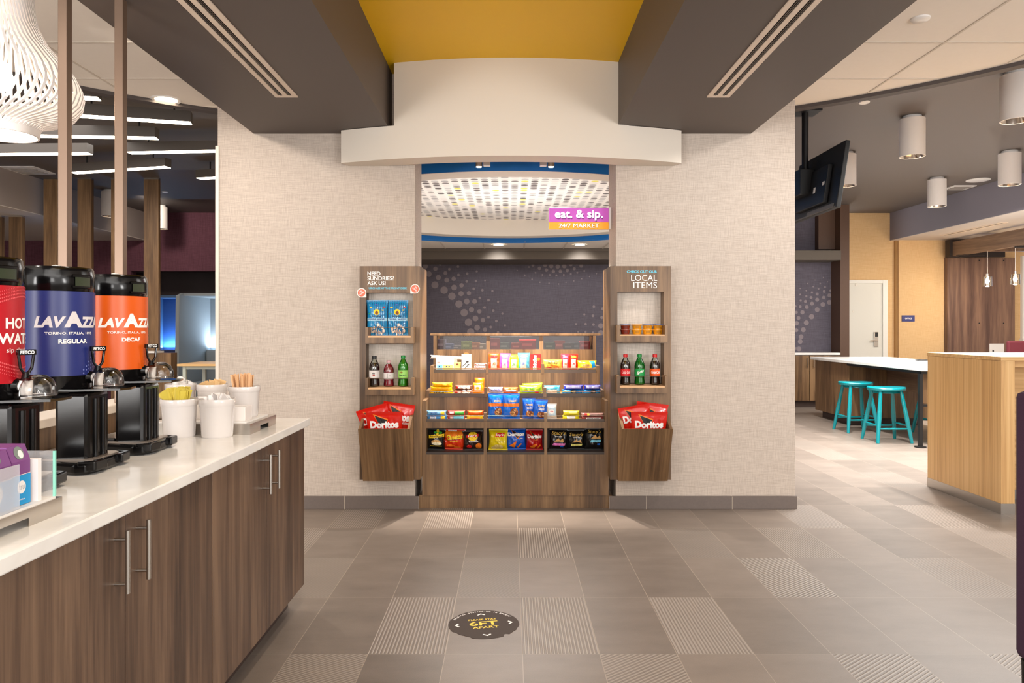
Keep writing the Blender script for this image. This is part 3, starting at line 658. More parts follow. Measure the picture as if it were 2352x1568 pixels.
solo('red_crate', 'small red plastic block on the oak panel under the communal table', 'plastic block', MB().box(-.06, .09, -.05, 0, .05, .11).box(-.04, .02, -.045, 0, 0, .05), P('red plastic', (190, 16, 18), .4), (3.60, 5.555, .165), bevel=.006)
# red dining chairs beyond
def red_chair(label, X, Y):
    t = thing('dining_chair', label, 'chair', (X, Y, 0), group='red upholstered chairs'); R_ = P('red fabric', (92, 22, 34), .8, noise_amt=.08, nscale=200)
    part(t, 'backrest', MB().box(-.24, .24, -.03, .03, .50, .96), R_, bevel=.02)
    part(t, 'seat', MB().box(-.24, .24, -.45, 0, .42, .50), R_, bevel=.02)
    for sx in (-.2, .2):
        for sy in (-.4, -.02): part(t, 'leg', MB().tube((sx, sy, 0), (sx, sy, .42), .015), BLACK)
red_chair('red upholstered chair with low back, nearer one behind the communal table', px(2340, 9.0), 9.0)
red_chair('red upholstered chair with taller look below the far window', px(2353, 10.2), 10.2)
bpy.data.objects['dining_chair.001'].scale = (1, 1, 1.15)
# purple chair at frame edge
t = thing('lounge_chair', 'purple woven fabric chair cut off by the right edge of the view', 'chair', (1.80, 2.2, 0))
PF = P('purple woven fabric', (62, 36, 60), .85, noise_amt=.35, nscale=260)
part(t, 'backrest', MB().box(-.277, .28, -.06, .04, .30, 1.10), PF, bevel=.02)
part(t, 'seat', MB().box(-.272, .28, -.60, -.06, .30, .46), PF, bevel=.02)
for sx in (-.25, .25):
    for sy in (-.55, .0): part(t, 'leg', MB().tube((sx, sy, 0), (sx, sy, .30), .02, .025), BLACK)
# ================================================================== LOUNGE (left background)
def fin(label, x0, x1, Y, Z):
    t = solo('wooden_fin', label, 'screen post', MB().box(px(x0, Y), px(x1, Y), Y, Y+.055, 0, Z-.02), WALNUT2, group='floor to ceiling wooden fins')
    link_mesh('cap', MB().box(px(x0, Y), px(x1, Y), Y, Y+.055, Z-.02, Z), STEEL, t); return t
YF = 9.94
fin('tall wooden fin nearest the linen wall, rightmost of the row', 330, 364, YF, 3.3)
fin('tall wooden fin second from the linen wall', 255, 287, YF, 3.3)
fin('tall wooden fin third from the linen wall, left of the cylinder lamp', 178, 210, YF, 3.3)
fin('tall wooden fin fourth from the linen wall, between lamp and posts', 100, 131, YF, 3.3)
fin('wooden fin under the pale drop ceiling, far left and shorter', 20, 51, 10.04, 2.81)
fin('wooden fin cut by the left edge of the view under the drop ceiling', -50, 4, 10.04, 2.81)
t = thing('half_wall', 'low walnut half wall at the foot of the rightmost wooden fin', 'half wall', (px(370, 9.8), 9.8, 0))
part(t, 'body', MB().box(px(330, 9.8), px(399, 9.8), 9.72, 9.9, 0, pz(810, 9.8)), WALNUT2, world=True)
part(t, 'cap', MB().box(px(330, 9.8), px(367, 9.8), 9.70, 9.92, pz(810, 9.8), pz(806, 9.8)), WHITEP, world=True)
def led_bar(label, x0, y0, x1, y1):
    Z = 3.1; Ya = (Z-EYE)*F/(HY-y0); Yb = (Z-EYE)*F/(HY-y1); A = Vector((px(x0, Ya), Ya, Z)); B = Vector((px(x1, Yb), Yb, Z))
    d = B-A; L_ = d.length; t = thing('linear_lamp', label, 'ceiling lamp', tuple((A+B)/2), math.atan2(d.y, d.x), 'linear ceiling lamps over the lounge')
    part(t, 'housing', MB().box(-L_/2, L_/2, -.055, .055, .004, .10), P('grey lamp housing', (86, 78, 72), .5))
    part(t, 'diffuser', MB().box(-L_/2+.004, L_/2-.004, -.05, .05, 0, .006), LED)
    for s in (-1, 1): part(t, 'hanger', MB().tube((s*L_*.35, 0, .1), (s*L_*.35, 0, .2), .008), BLACK)
    light('linear_lamp_light', 'AREA', tuple((A+B)/2-Vector((0, 0, .01))), 7, WARM, L_, .08, aim=tuple((A+B)/2-Vector((0, 0, 1))))
led_bar('linear lamp highest in view, just below the white ceiling curve', 60, 217, 229, 228)
led_bar('long linear lamp second from the top, crossing behind both posts', 168, 266, 440, 284)
led_bar('linear lamp level with the bottom of the slatted pendant', 87, 313, 361, 318)
led_bar('linear lamp at the far left below the slatted pendant', -80, 356, 207, 353)
led_bar('linear lamp running behind the edge of the linen wall', 296, 352, 600, 345)
led_bar('linear lamp in front of the wooden fin tops', 168, 398, 386, 384)
led_bar('short visible linear lamp lowest, at the linen wall edge', 456, 411, 640, 401)
# booths
def booth(label, X0, X1, blue):
    YB0, YB1 = (11.75 if blue else 11.0), 12.2; Z = pz(681, 11.5); mt = P('booth felt grey', (150, 156, 160), .9) if not blue else P('booth felt blue', (52, 86, 140), .9)
    t = thing('booth', label, 'booth', ((X0+X1)/2, YB1, 0))
    part(t, 'back_panel', MB().box(X0, X1, YB1, YB1+.06, 0, Z), mt, world=True, bevel=.01)
    sl = .0 if blue else .45
    for X in (X0, X1): part(t, 'side_panel', MB().prism([(YB0+.0, 0), (YB1, 0), (YB1, Z+.04), (YB0+.2, Z+.04), (YB0+.05, Z)], 'X', X-.03, X+.03), P('booth felt side', (70, 92, 120), .9) if blue else P('booth felt grey', (150, 156, 160), .9), world=True, bevel=.01)
    part(t, 'seat_back', MB().box(X0+.04, X1-.04, YB1-.22, YB1-.08, .42, .93), P('navy booth fabric', (38, 44, 78), .85) if blue else mt, world=True, bevel=.02)
    part(t, 'seat', MB().box(X0+.04, X1-.04, YB1-.75, YB1-.08, .0, .45), P('navy booth fabric', (38, 44, 78), .85) if blue else mt, world=True, bevel=.03)
    part(t, 'canopy', MB().box(X0, X1, YB0+.2, YB1, Z, Z+.04), P('booth felt side', (70, 92, 120), .9) if blue else mt, world=True)
    part(t, 'light_strip', MB().box(X0+.05, X1-.05, YB1-.07, YB1-.02, .90, .92), P('booth light strip', (190, 225, 255), .5, emit=5 if blue else 3), world=True)
    light('booth_light', 'AREA', ((X0+X1)/2, YB1-.06, .96), 12 if blue else 10, (.25, .55, 1) if blue else (.7, .85, 1), (X1-X0)*.9, .05, aim=((X0+X1)/2, YB1+.0, 2.2))
booth('blue lit booth with navy seat, beside the rightmost wooden fin', px(330, 11.6), px(436, 11.6), True)
booth('pale grey high-backed booth next to the linen wall', px(444, 11.6), px(560, 11.6), False)
t = thing('booth_table', 'small pale wood table on grey legs in front of the grey booth', 'table', (px(480, 9.6), 9.6, 0))
zt = pz(833, 9.6)
part(t, 'tabletop', MB().box(px(430, 9.6), px(560, 9.6), 9.3, 10.0, zt-.03, zt), OAKX, world=True, bevel=.004)
for a in (444, 545):
    for yy in (9.35, 9.95): part(t, 'leg', MB().box(px(a, 9.6)-.02, px(a, 9.6)+.02, yy-.02, yy+.02, 0, zt-.03), P('pale sage metal', (190, 196, 186), .5), world=True)
part(t, 'rail', MB().box(px(440, 9.6), px(552, 9.6), 9.34, 9.37, zt-.07, zt-.03), P('pale sage metal', (190, 196, 186), .5), world=True)
# slatted pendant
PX, PY = px(4, 3.0), 3.0
t = thing('slatted_pendant', 'large white slatted bulb-shaped pendant lamp cut by the left edge', 'pendant lamp', (PX, PY, 0))
def zz(y): return pz(y, 3.0)
prof = [(70, -60), (71, -20), (74, 20), (82, 60), (105, 100), (138, 135), (166, 165), (182, 195), (187, 215), (182, 240), (165, 262), (138, 275), (110, 283), (92, 290), (86, 300)]
pr = [(a*.89/F*3.0, zz(b-5)) for a, b in prof]
sh = MB(); NS = 58
def rib(a0):
    vs = []; fs = []; m_ = len(pr)*3-2; pts = []
    for k in range(len(pr)-1):
        for q in range(3):
            f_ = q/3; pts.append((pr[k][0]*(1-f_)+pr[k+1][0]*f_, pr[k][1]*(1-f_)+pr[k+1][1]*f_))
    pts.append(pr[-1])
    for k, (r, z) in enumerate(pts):
        a = a0+.42*math.sin(k/len(pts)*math.pi*1.1); c, s_ = math.cos(a), math.sin(a); w = .0032+.0022*min(1, r/.25); d = .011
        r2, z2 = pts[min(k+1, len(pts)-1)]; r1, z1 = pts[max(k-1, 0)]; tr, tz = r2-r1, z2-z1; l = math.hypot(tr, tz) or 1; nr, nz = tz/l, -tr/l
        if nr < 0: nr, nz = -nr, -nz
        for (dw, dd) in ((-w, 0), (w, 0), (w, -d), (-w, -d)):
            R_ = r+nr*dd; vs.append((PX+c*R_-s_*dw, PY+s_*R_+c*dw, z+nz*dd))
    for k in range(len(pts)-1):
        for i in range(4): fs.append((k*4+i, k*4+(i+1) % 4, k*4+4+(i+1) % 4, k*4+4+i))
    sh.add(vs, fs)
for i in range(NS): rib(2*math.pi*i/NS)
part(t, 'slatted_shade', sh, P('white lamp slats', (246, 240, 236), .6), world=True)
rb = 77/F*3.0; z0, z1 = zz(311), zz(288)
part(t, 'bottom_ring', MB().lathe([(rb, z1), (rb-.004, z0), (rb-.012, z0), (rb-.008, z1)], (PX, PY, 0), 48), P('white lamp slats', (246, 240, 236), .6), world=True, smooth=True)
part(t, 'top_ring', MB().lathe([(.126, zz(-60)), (.126, zz(-75)), (.11, zz(-75)), (.11, zz(-60))], (PX, PY, 0), 48), P('white lamp slats', (246, 240, 236), .6), world=True, smooth=True)
part(t, 'inner_diffuser', MB().lathe([(0, zz(312)), (.10, zz(312)), (.10, zz(300)), (0, zz(300))], (PX, PY, 0), 32), P('pendant glow', (255, 236, 214), .5, emit=3), world=True)
part(t, 'bulb', MB().lathe([(0, zz(140)), (.02, zz(145)), (.045, zz(180)), (.03, zz(205)), (0, zz(212))], (PX, PY, 0), 20), LAMP, world=True, smooth=True)
part(t, 'cord', MB().tube((PX, PY, zz(140)), (PX, PY, 2.91), .006), WHITEP, world=True)
light('slatted_pendant_light', 'POINT', (PX, PY, zz(180)), 9, (1, .85, .72), radius=.05)
t = solo('recessed_downlight', 'bright round downlight at the curved edge of the white ceiling, left side', 'downlight', MB().lathe([(0, -.004), (.075, -.004)], n=32), LAMP, (px(405, 5.42), 5.42-.16, 2.91))
link_mesh('trim_ring', MB().lathe([(.075, -.004), (.095, -.008), (.105, 0)], n=32), WHITEP, t)
light('recessed_downlight_light', 'SPOT', (px(405, 5.42), 5.24, 2.89), 60, WARM, aim=(px(405, 5.42), 5.24, 0), spot=120, blend=.7)
for lab, x, y in (('left bright downlight in the market ceiling above the dotted wall', 1145, 561), ('right bright downlight in the market ceiling above the dotted wall', 1332, 561)):
    Y = 1.23*F/(HY-y)
    Y = 10.95
    t = solo('recessed_downlight', lab, 'downlight', MB().lathe([(0, -.006), (.07, -.006)], n=32), LAMP, (px(x, Y), Y, 2.515))
    link_mesh('trim_ring', MB().lathe([(.07, -.006), (.09, -.01), (.10, 0)], n=32), WHITEP, t)
# ================================================================== COFFEE COUNTER
CT = .867; CFX = -.955; CB = -1.60; CE = 3.44
for i, (a, b, lab) in enumerate(((2.378, 3.44, 'walnut base cabinet with two doors at the far end of the coffee counter'), (1.306, 2.374, 'walnut base cabinet with two doors in the middle of the coffee counter'), (.232, 1.302, 'walnut base cabinet at the near end of the coffee counter, mostly below the view'))):
    t = thing('base_cabinet', lab, 'cabinet', (CFX, (a+b)/2, 0), group='coffee counter cabinets')
    part(t, 'body', MB().box(CB+.01, CFX-.021, a+.001, b-.001, .10, .829), WALNUT, world=True)
    part(t, 'toe_kick', MB().box(CB+.02, CFX-.07, a+.001, b-.02, 0, .10), DARKTRIM, world=True)
    m_ = (a+b)/2
    for s, (p, q) in ((-1, (a, m_)), (1, (m_, b))):
        d = part(t, 'door', MB().box(CFX-.02, CFX, p+.0015, q-.0015, .10, .828), WALNUT, world=True, bevel=.001)
        hy = m_+s*.052; zb, ztp = .648, .80
        h = MB().tube((CFX+.032, hy, zb), (CFX+.032, hy, ztp), .0058, n=16)
        h.tube((CFX, hy, zb+.022), (CFX+.032, hy, zb+.022), .0045).tube((CFX, hy, ztp-.022), (CFX+.032, hy, ztp-.022), .0045)
        link_mesh('handle', h, STEEL, d, smooth=True, off=(CFX, (a+b)/2, 0))
    if i == 0: part(t, 'levelling_foot', MB().tube((CFX-.10, b-.014, 0), (CFX-.10, b-.014, .10), .014), STEEL, world=True)
solo('coffee_worktop', 'long white quartz worktop of the coffee counter', 'worktop', MB().box(CB, -.935, .2, 3.462, .832, CT), QUARTZ, bevel=.004)
t = thing('counter_ledge', 'narrow raised ledge wall behind the coffee counter with cream cap', 'ledge', (-1.68, 1.9, 0))
part(t, 'body', MB().box(-1.74, -1.605, .2, 3.46, 0, .945), WALNUT2, world=True)
part(t, 'cap', MB().box(-1.76, -1.595, .2, 3.47, .945, .975), P('cream ledge', (228, 214, 196), .4), world=True, bevel=.003)
for lab, Y, w, zt in (('slim metal post rising from the ledge, right one', 3.12, .036, 2.67), ('slim metal post rising from the ledge, left one', 2.77, .034, 2.67)):
    solo('screen_post', lab, 'post', MB().box((-1.64 if Y > 3 else -1.665)-w/2, (-1.64 if Y > 3 else -1.665)+w/2, Y-w/2, Y+w/2, .975, zt), P('bronze post', (128, 106, 90), .35, .5), bevel=.002)
# coffee urns
def urn(name, lab, Y, colr, texts, half_hidden=False):
    t = thing(name, lab, 'coffee dispenser', (-1.36, Y, CT), 0, 'beverage dispensers on the coffee counter')
    Z = lambda w_: w_-CT; R = .1025
    lab_m = P('label paper %d %d %d' % colr, colr, .35)
    b = part(t, 'body', MB().lathe([(0, Z(1.10)), (R*.90, Z(1.10)), (R*.97, Z(1.115)), (R*.97, Z(1.40)), (R*.99, Z(1.405)), (R*1.0, Z(1.445)), (R*.97, Z(1.455)), (R*.97, Z(1.462)), (R*.93, Z(1.468)), (0, Z(1.470))], n=64), BLACKG, smooth=True)
    part(t, 'wrap_label', MB().lathe([(R, Z(1.149)), (R, Z(1.396))], n=96), lab_m, smooth=True, label='coloured paper wrap label')
    part(t, 'lid_knob', MB().lathe([(0, Z(1.478)), (.012, Z(1.476)), (.014, Z(1.468))], (0, 0, 0), 20), P('clear knob', (200, 196, 190), .2), smooth=True)
    def fn(x, z, i): a = x; return ((R+.0006+min(i, 6)*.0001)*math.cos(a), (R+.0006+min(i, 6)*.0001)*math.sin(a), Z(z))
    prints(t, 'lettering', texts, fn, step=.06)
    g = part(t, 'gauge_window', MB().lathe([(R+.003, Z(1.412)), (R+.003, Z(1.438))], n=8, a0=math.radians(-32), a1=math.radians(-4)), P('dark green gauge', (48, 56, 40), .15), smooth=True)
    part(t, 'gauge_frame', MB().lathe([(R+.001, Z(1.405)), (R+.004, Z(1.407)), (R+.004, Z(1.412)), (R+.001, Z(1.412))], n=8, a0=math.radians(-36), a1=0).lathe([(R+.001, Z(1.438)), (R+.004, Z(1.438)), (R+.004, Z(1.444)), (R+.001, Z(1.446))], n=8, a0=math.radians(-36), a1=0), BLACKG)
    # stand
    part(t, 'column', MB().prism([(.03, -.062), (.128, -.058), (.128, .058), (.03, .062)], 'Z', .02, Z(1.10)), BLACKG, bevel=.012)
    part(t, 'column_rib', MB().tube((.128, -.02, .03), (.128, -.02, Z(1.08)), .008).tube((.128, .02, .03), (.128, .02, Z(1.08)), .008), BLACKG, smooth=True)
    bs = part(t, 'drip_base', MB().prism([(-.06, -.06), (.04, -.09), (.12, -.115), (.155, -.105), (.165, -.03), (.165, .03), (.155, .105), (.12, .115), (.04, .09), (-.06, .06)], 'Z', 0, .036), BLACKG, bevel=.010)
    for s in (-1, 1): part(t, 'base_lip', MB().prism([(.155, s*.035), (.178, s*.04), (.172, s*.098), (.128, s*.112), (.118, s*.100), (.152, s*.085)], 'Z', .010, .039), BLACKG, bevel=.005)
    part(t, 'column_foot', MB().prism([(-.05, -.055), (.03, -.055), (.03, .055), (-.05, .055)], 'Z', .036, .050), BLACKG, bevel=.005)
    part(t, 'drip_grille', MB().prism([(.0, -.07), (.13, -.092), (.15, -.07), (.15, .07), (.13, .092), (.0, .07)], 'Z', .0362, .040), P('grey drip grille', (140, 128, 118), .35, .4))
    # tray collar, faucet, lever, guard
    part(t, 'collar_shelf', MB().prism([(-.02, -.07), (.10, -.085), (.215, -.045), (.225, 0), (.215, .045), (.10, .085), (-.02, .07)], 'Z', Z(1.105), Z(1.111)), clear('smoky clear plastic', (214, 206, 200), .10))
    part(t, 'faucet', MB().tube((.09, 0, Z(1.142)), (.130, 0, Z(1.138)), .012).tube((.125, 0, Z(1.108)), (.125, 0, Z(1.155)), .0125, .0155), WHITEP, smooth=True, label='white faucet body')
    part(t, 'locking_knob', MB().tube((.098, 0, Z(1.142)), (.110, 0, Z(1.142)), .020, .016), BLACKG, smooth=True)
    lv = MB().tube((.146, 0, Z(1.172)), (.146, 0, Z(1.195)), .016, .009)
    lv.path([(.146, -.003, Z(1.188)), (.146, -.016, Z(1.205)), (.146, -.021, Z(1.236)), (.146, -.021, Z(1.245))], .0045).path([(.146, .003, Z(1.188)), (.146, .016, Z(1.205)), (.146, .021, Z(1.236)), (.146, .021, Z(1.245))], .0045)
    M2 = Matrix.Translation((.125, 0, -.018)) @ Matrix.Rotation(math.radians(-35), 4, 'Z') @ Matrix.Scale(.82, 4, (0, 1, 0)) @ Matrix.Translation((-.146, 0, 0))
    lv.box(.139, .153, -.026, .026, Z(1.238), Z(1.252)); lv.xf(M2)
    l_ = part(t, 'lever', lv, BLACKG, smooth=False, bevel=.001)
    mb_ = MB(); stamp(mb_, ('txt', 'FETCO', 0, Z(1.245), .040, .009, {'bold': .03}), lambda x, z: (.1537, x, z)); mb_.xf(M2)
    link_mesh('lettering', mb_, WHITET, l_)
    gd = MB().lathe([(.0, .043), (.016, .041), (.029, .030), (.036, .012), (.037, -.010), (.034, -.014)], (.156, 0, Z(1.128)), 28, sx=1.2, sy=1.0)
    part(t, 'splash_guard', gd, clear('clear splash guard', (246, 244, 242), .03), smooth=True)
    part(t, 'guard_rim', MB().path([(.156+.0425*math.cos(a), .035*math.sin(a), Z(1.118)) for a in [2*math.pi*k/28 for k in range(29)]], .0018).path([(.128, .031*math.cos(a), Z(1.118)+.042*math.sin(a)) for a in [math.pi*k/16 for k in range(17)]], .0015), clear('frosted plastic edge', (230, 226, 224), .5, .2), smooth=True)
    return t
def dg(a): return math.radians(a)
def dotfan(col, sgn=1, big=False):
    out = []; r_ = random.Random(5)
    for i in range(9):
        for j in range(12):
            a = -28+j*5.5; z = 1.155+i*.0105+(.0+.010*(j % 2)); z += max(0, j-3)*.0022
            if z-1.155 > (j-1)*.012+.006: continue
            s = .0008+.0002*max(0, 9-abs(i-j*.6))
            out.append((('ell', dg(a), z, s/.1025, s), col))
    return out
BD = P('blue dot print', (120, 128, 190), .5); OD = P('dark orange dot print', (206, 88, 10), .5); RD = P('red dot print', (226, 84, 90), .5)
SILV = P('silver lettering', (214, 208, 210), .4)
def lav(word, col2, sil):
    T_ = [(('txt', 'LAV', dg(-68), 1.306, dg(46), .033, {'bold': .05, 'shear': .25}), sil),
          (('txt', 'A', dg(-33), 1.3135, dg(30), .047, {'bold': .06}), sil),
          (('txt', 'ZZA', dg(0), 1.306, dg(43), .033, {'bold': .05, 'shear': .1}), sil),
          (('txt', 'TORINO, ITALIA, 1895', dg(-37), 1.273, dg(76), .0085, {'bold': .015}), WHITET),
          (('txt', word, dg(-33), 1.250, dg(46 if len(word) > 5 else 36), .013, {'bold': .04}), WHITET)]
    return T_+dotfan(col2)
urn('coffee_dispenser', 'black coffee dispenser with orange decaf label, farthest along the counter', 2.55, (216, 88, 6), lav('DECAF', OD, WHITET))
urn('coffee_dispenser', 'black coffee dispenser with dark blue regular label, in the middle', 2.22, (34, 44, 110), lav('REGULAR', BD, SILV))
red_dots = []
for k in range(34):
    for q in range(4):
        a = k/33; an = dg(-30+88*a); top = 1.352+.018*math.sin(a*math.pi)+q*.0085; s = .0022-.0003*q
        red_dots += [(('ell', an, top, s/.1025, s), RD), (('ell', an, 1.205-.018*math.sin(a*math.pi)-q*.0085, s/.1025, s), RD)]
urn('water_dispenser', 'black hot water dispenser with red label, cut by the left edge', 1.89, (178, 10, 28),
    [(('txt', 'HOT', dg(2), 1.301, dg(44), .028, {'bold': .03}), WHITET), (('txt', 'WATER', dg(8), 1.262, dg(78), .028, {'bold': .03}), WHITET), (('txt', 'sip slowly', dg(4), 1.231, dg(46), .016, {'bold': .01}), WHITET)]+red_dots)
# stainless trays
def riser(label, x0, x1, y0, y1, h, notch=True):
    t = thing('steel_riser', label, 'riser tray', ((x0+x1)/2, (y0+y1)/2, CT))
    b = MB().box(x0, x1, y0, y1, CT+h-.004, CT+h)
    ym = (y0+y1)/2; q = (y1-y0)*.2
    if notch:
        b.prism([(y0, CT), (y0+(y1-y0)*.38, CT), (y0+(y1-y0)*.38, CT+h*.5), (y1-(y1-y0)*.30, CT+h*.5), (y1-(y1-y0)*.30, CT), (y1, CT), (y1, CT+h-.004), (y0, CT+h-.004)], 'X', x1-.003, x1)
    else: b.box(x1-.003, x1, y0, y1, CT, CT+h-.004)
    b.box(x0, x1-.003, y0, y0+.003, CT, CT+h-.004).box(x0, x1-.003, y1-.003, y1, CT, CT+h-.004)
    part(t, 'tray', b, STEEL, world=True)
    return t
r1 = riser('brushed steel riser at the far end of the counter holding white pots', -1.44, -1.025, 2.92, 3.24, .042)
part(r1, 'acrylic_base', MB().box(-1.42, -1.05, 2.95, 3.21, CT+.042, CT+.048), WHITEP, world=True, label='white acrylic plate')
r2 = riser('brushed steel riser under the card boxes at the near left', -1.32, -1.022, 1.30, 1.69, .038)
def pot(label, x, Y, z, r=.066, h=.148):
    return solo('ceramic_pot', label, 'pot', MB().lathe([(0, 0), (r*.82, 0), (r*.86, .004), (r*.88, .008), (r*.97, h*.80), (r*.99, h*.82), (r*1.03, h*.86), (r*1.04, h-.004), (r*1.02, h), (r*.98, h), (r*.95, h-.006), (r*.90, h*.5), (r*.82, .01), (0, .01)], n=56), PORC, (x, Y, z), smooth=True, group='white ceramic pots on the counter')
pot('white ceramic pot full of yellow sweetener packets', px(412, 2.87), 2.87, CT)
pot('white ceramic pot in front with white packets, nearest the steel riser', px(499, 2.87), 2.87, CT)
pot('white ceramic pot of pink packets partly behind the decaf stand', px(325, 2.97)-.01, 3.0, CT)
pot('white ceramic pot holding wooden stirrers on the steel riser', px(561, 3.13), 3.13, CT+.048, .064, .128)
pot('white ceramic pot with creamer cups, back left behind the yellow packets', px(414, 3.37), 3.375, CT, .066, .168)
pot('white ceramic pot with tan packets, back row beside the stirrers', px(487, 3.37), 3.375, CT, .066, .166)
def square_pot(label, x, Y, z, s=.045, h=.062):
    b = MB().box(-s, s, -s, s, 0, .004)
    for q in ((-s, s, -s, -s+.004), (-s, s, s-.004, s), (-s, -s+.004, -s+.004, s-.004), (s-.004, s, -s+.004, s-.004)): b.box(*q, .004, h)
    return solo('square_box', label, 'box', b, P('white melamine', (236, 230, 226), .3), (x, Y, z), bevel=.0015)
square_pot('small open white box at the right front of the steel riser', px(545, 2.985), 3.0, CT+.048, .040, .058)
square_pot('small open white box behind the two front pots', px(468, 3.06)-.0, 3.06, CT+.048, .05, .085)
square_pot('low open white box left of the yellow packet pot', px(362, 3.06), 3.10, CT+.048, .05, .05)
def packets(n, label, grp, x, Y, z, r, h, mat, w=.028, th=.003, name='sweetener_packet', cat='packet', tilt=.35, seed=1, bias=(0, 0)):
    r_ = random.Random(seed); first = None
    for i in range(n):
        a = i*2.399963; q = r*math.sqrt((i+.5)/n); dx, dy = math.cos(a)*q, math.sin(a)*q
        if first is None:
            o = solo(name, label, cat, MB().box(-w/2, w/2, -th/2, th/2, 0, h), mat, group=grp); first = o
        else: o = first.copy(); COL.objects.link(o)
        o.location = (x+dx, Y+dy, z+r_.uniform(-.006, .006))
        o.rotation_euler = (r_.uniform(-tilt, tilt)*.6+bias[0], bias[1]+dx/r*tilt+r_.uniform(-.1, .1), r_.uniform(-.9, .9))
x, Y = px(412, 2.87), 2.87
packets(48, 'yellow sweetener packet standing in the pot at front left', 'yellow sweetener packets', x, Y, CT+.098, .027, .090, P('yellow packet paper', (206, 186, 70), .6), w=.022, tilt=.36, seed=2, bias=(0, -.14))
x, Y = px(561, 3.13), 3.13
packets(40, 'flat wooden stirrer standing in the pot on the steel riser', 'wooden coffee stirrers', x, Y, CT+.06, .030, .165, P('birch stirrer', (222, 176, 130), .6), w=.007, th=.0018, name='wooden_stirrer', cat='stirrer', tilt=.15, seed=3, bias=(0, -.07))
packets(12, 'pink sweetener packet in the pot behind the decaf stand', 'pink sweetener packets', px(325, 2.97)-.01, 3.0, CT+.10, .024, .072, P('pink packet paper', (232, 136, 146), .6), w=.036, tilt=.4, seed=4)
packets(9, 'white sugar packet leaning in the front pot', 'white sugar packets', px(499, 2.87), 2.87, CT+.104, .020, .062, P('white packet paper', (238, 234, 232), .6), w=.034, tilt=.55, seed=5, bias=(.1, .12))
packets(10, 'tan sugar packet in the back pot beside the stirrers', 'tan sugar packets', px(487, 3.37), 3.375, CT+.128, .024, .056, P('tan packet paper', (224, 186, 132), .6), w=.034, tilt=.55, seed=6, bias=(.1, 0))
fc = None; r_ = random.Random(9)
for i in range(9):
    a = i*2.4; q = .037*math.sqrt((i+.5)/9)
    if fc is None:
        fc = thing('creamer_cup', 'small white creamer cup in the back left pot', 'creamer cup', (0, 0, 0), group='white creamer cups')
        part(fc, 'cup', MB().lathe([(0, 0), (.013, 0), (.019, .022), (.021, .022)], n=18), WHITEP, smooth=True)
        part(fc, 'lid', MB().lathe([(0, .0235), (.021, .0235), (.022, .022)], n=18), P('foil lid', (220, 214, 206), .3, .3))
        o = fc
    else: o = dup(fc, (0, 0, 0))
    o.location = (px(414, 3.37)+math.cos(a)*q, 3.375+math.sin(a)*q, CT+.148+r_.uniform(0, .012)+(.014 if i < 3 else 0)); o.rotation_euler = (r_.uniform(-1.2, 1.2), r_.uniform(-1.2, 1.2), 0)
# card boxes in acrylic holder
PU = P('purple card', (122, 62, 128), .5); CY_ = P('cyan card', (0, 146, 206), .5); CW = P('white card', (238, 234, 232), .5)
def carton(label, X, Ya, Yb, zt):
    z0 = CT+.044; h = zt-z0; t = thing('tea_carton', label, 'carton', (X, (Ya+Yb)/2, z0), group='purple and blue cartons'); w = (Yb-Ya)/2; d = .07
    part(t, 'box', MB().prism([(-d, 0), (0, 0), (0, h*.74), (-.012, h), (-d+.0, h), ], 'Y', -w, w).xf(Matrix.Identity(4)), PU, bevel=.001)
    it = [(('rect', -w, w, 0, h*.50), CY_), (('rect', -w, w, h*.505, h*.515), CW), (('ell', 0, h*.30, w*.46, w*.46), CW), (('txt', 'tru', 0, h*.30, w*.62, w*.34, {'bold': -.01}), P('grey letter', (120, 124, 132), .5)), (('txt', 'by Hilton', 0, h*.09, w*.7, w*.13, {}), CW)]
    prints(t, 'printed_front', it, lambda x, z, i: (.0006+i*.0001, x, z))
    it = [(('ell', 0, .5, .42, .42), P('grey green print', (120, 132, 124), .5)), (('ell', .12, .42, .22, .26), CW)]
    hh = h*.26
    prints(t, 'printed_top', it, lambda x, z, i: (-z*.012+.0006+i*.0001, x*w*1.2, h*.74+z*hh+.0002))
carton('purple and blue carton behind, clear of the acrylic panel', -1.045, 1.553, 1.613, pz(1020, 1.6))
carton('purple and blue carton in front, seen through the acrylic panel', -1.040, 1.44, 1.545, pz(1040, 1.5))
t = thing('acrylic_holder', 'clear acrylic holder around the purple and blue cartons', 'holder', (-1.1, 1.5, CT+.038))
z0 = CT+.038
part(t, 'tray', MB().box(-1.16, -1.026, 1.36, 1.672, z0, z0+.005), WHITEP, world=True)
part(t, 'front_panel', MB().box(-1.029, -1.026, 1.36, 1.549, z0+.005, pz(1068, 1.54)), milky('milky acrylic', (226, 226, 230), .38), world=True)
part(t, 'end_panel', MB().box(-1.16, -1.026, 1.669, 1.672, z0+.005, pz(1035, 1.67)), milky('thin milky acrylic', (226, 226, 230), .22), world=True, bevel=.0)
part(t, 'divider', MB().box(-1.16, -1.034, 1.622, 1.634, z0+.005, pz(1052, 1.63)), CW, world=True)
part(t, 'edge', MB().box(-1.030, -1.025, 1.668, 1.673, z0+.005, pz(1035, 1.67)), P('green acrylic edge', (150, 226, 206), .2), world=True)
# ================================================================== MARKET DISPLAY
c = .0405; HWI = .638; HWO = .660
t = thing('snack_display', 'wide stepped walnut snack display filling the wall opening', 'display shelf', (c, 5.5, 0))
YP = 5.275
def bx(name, *a, mat=WALNUT2, bevel=0, label=None): return part(t, name, MB().box(*a), mat, world=True, bevel=bevel, label=label)
bx('toe_kick', px(963, 5.29), px(1406, 5.29), 5.29, 5.6, 0, .094)
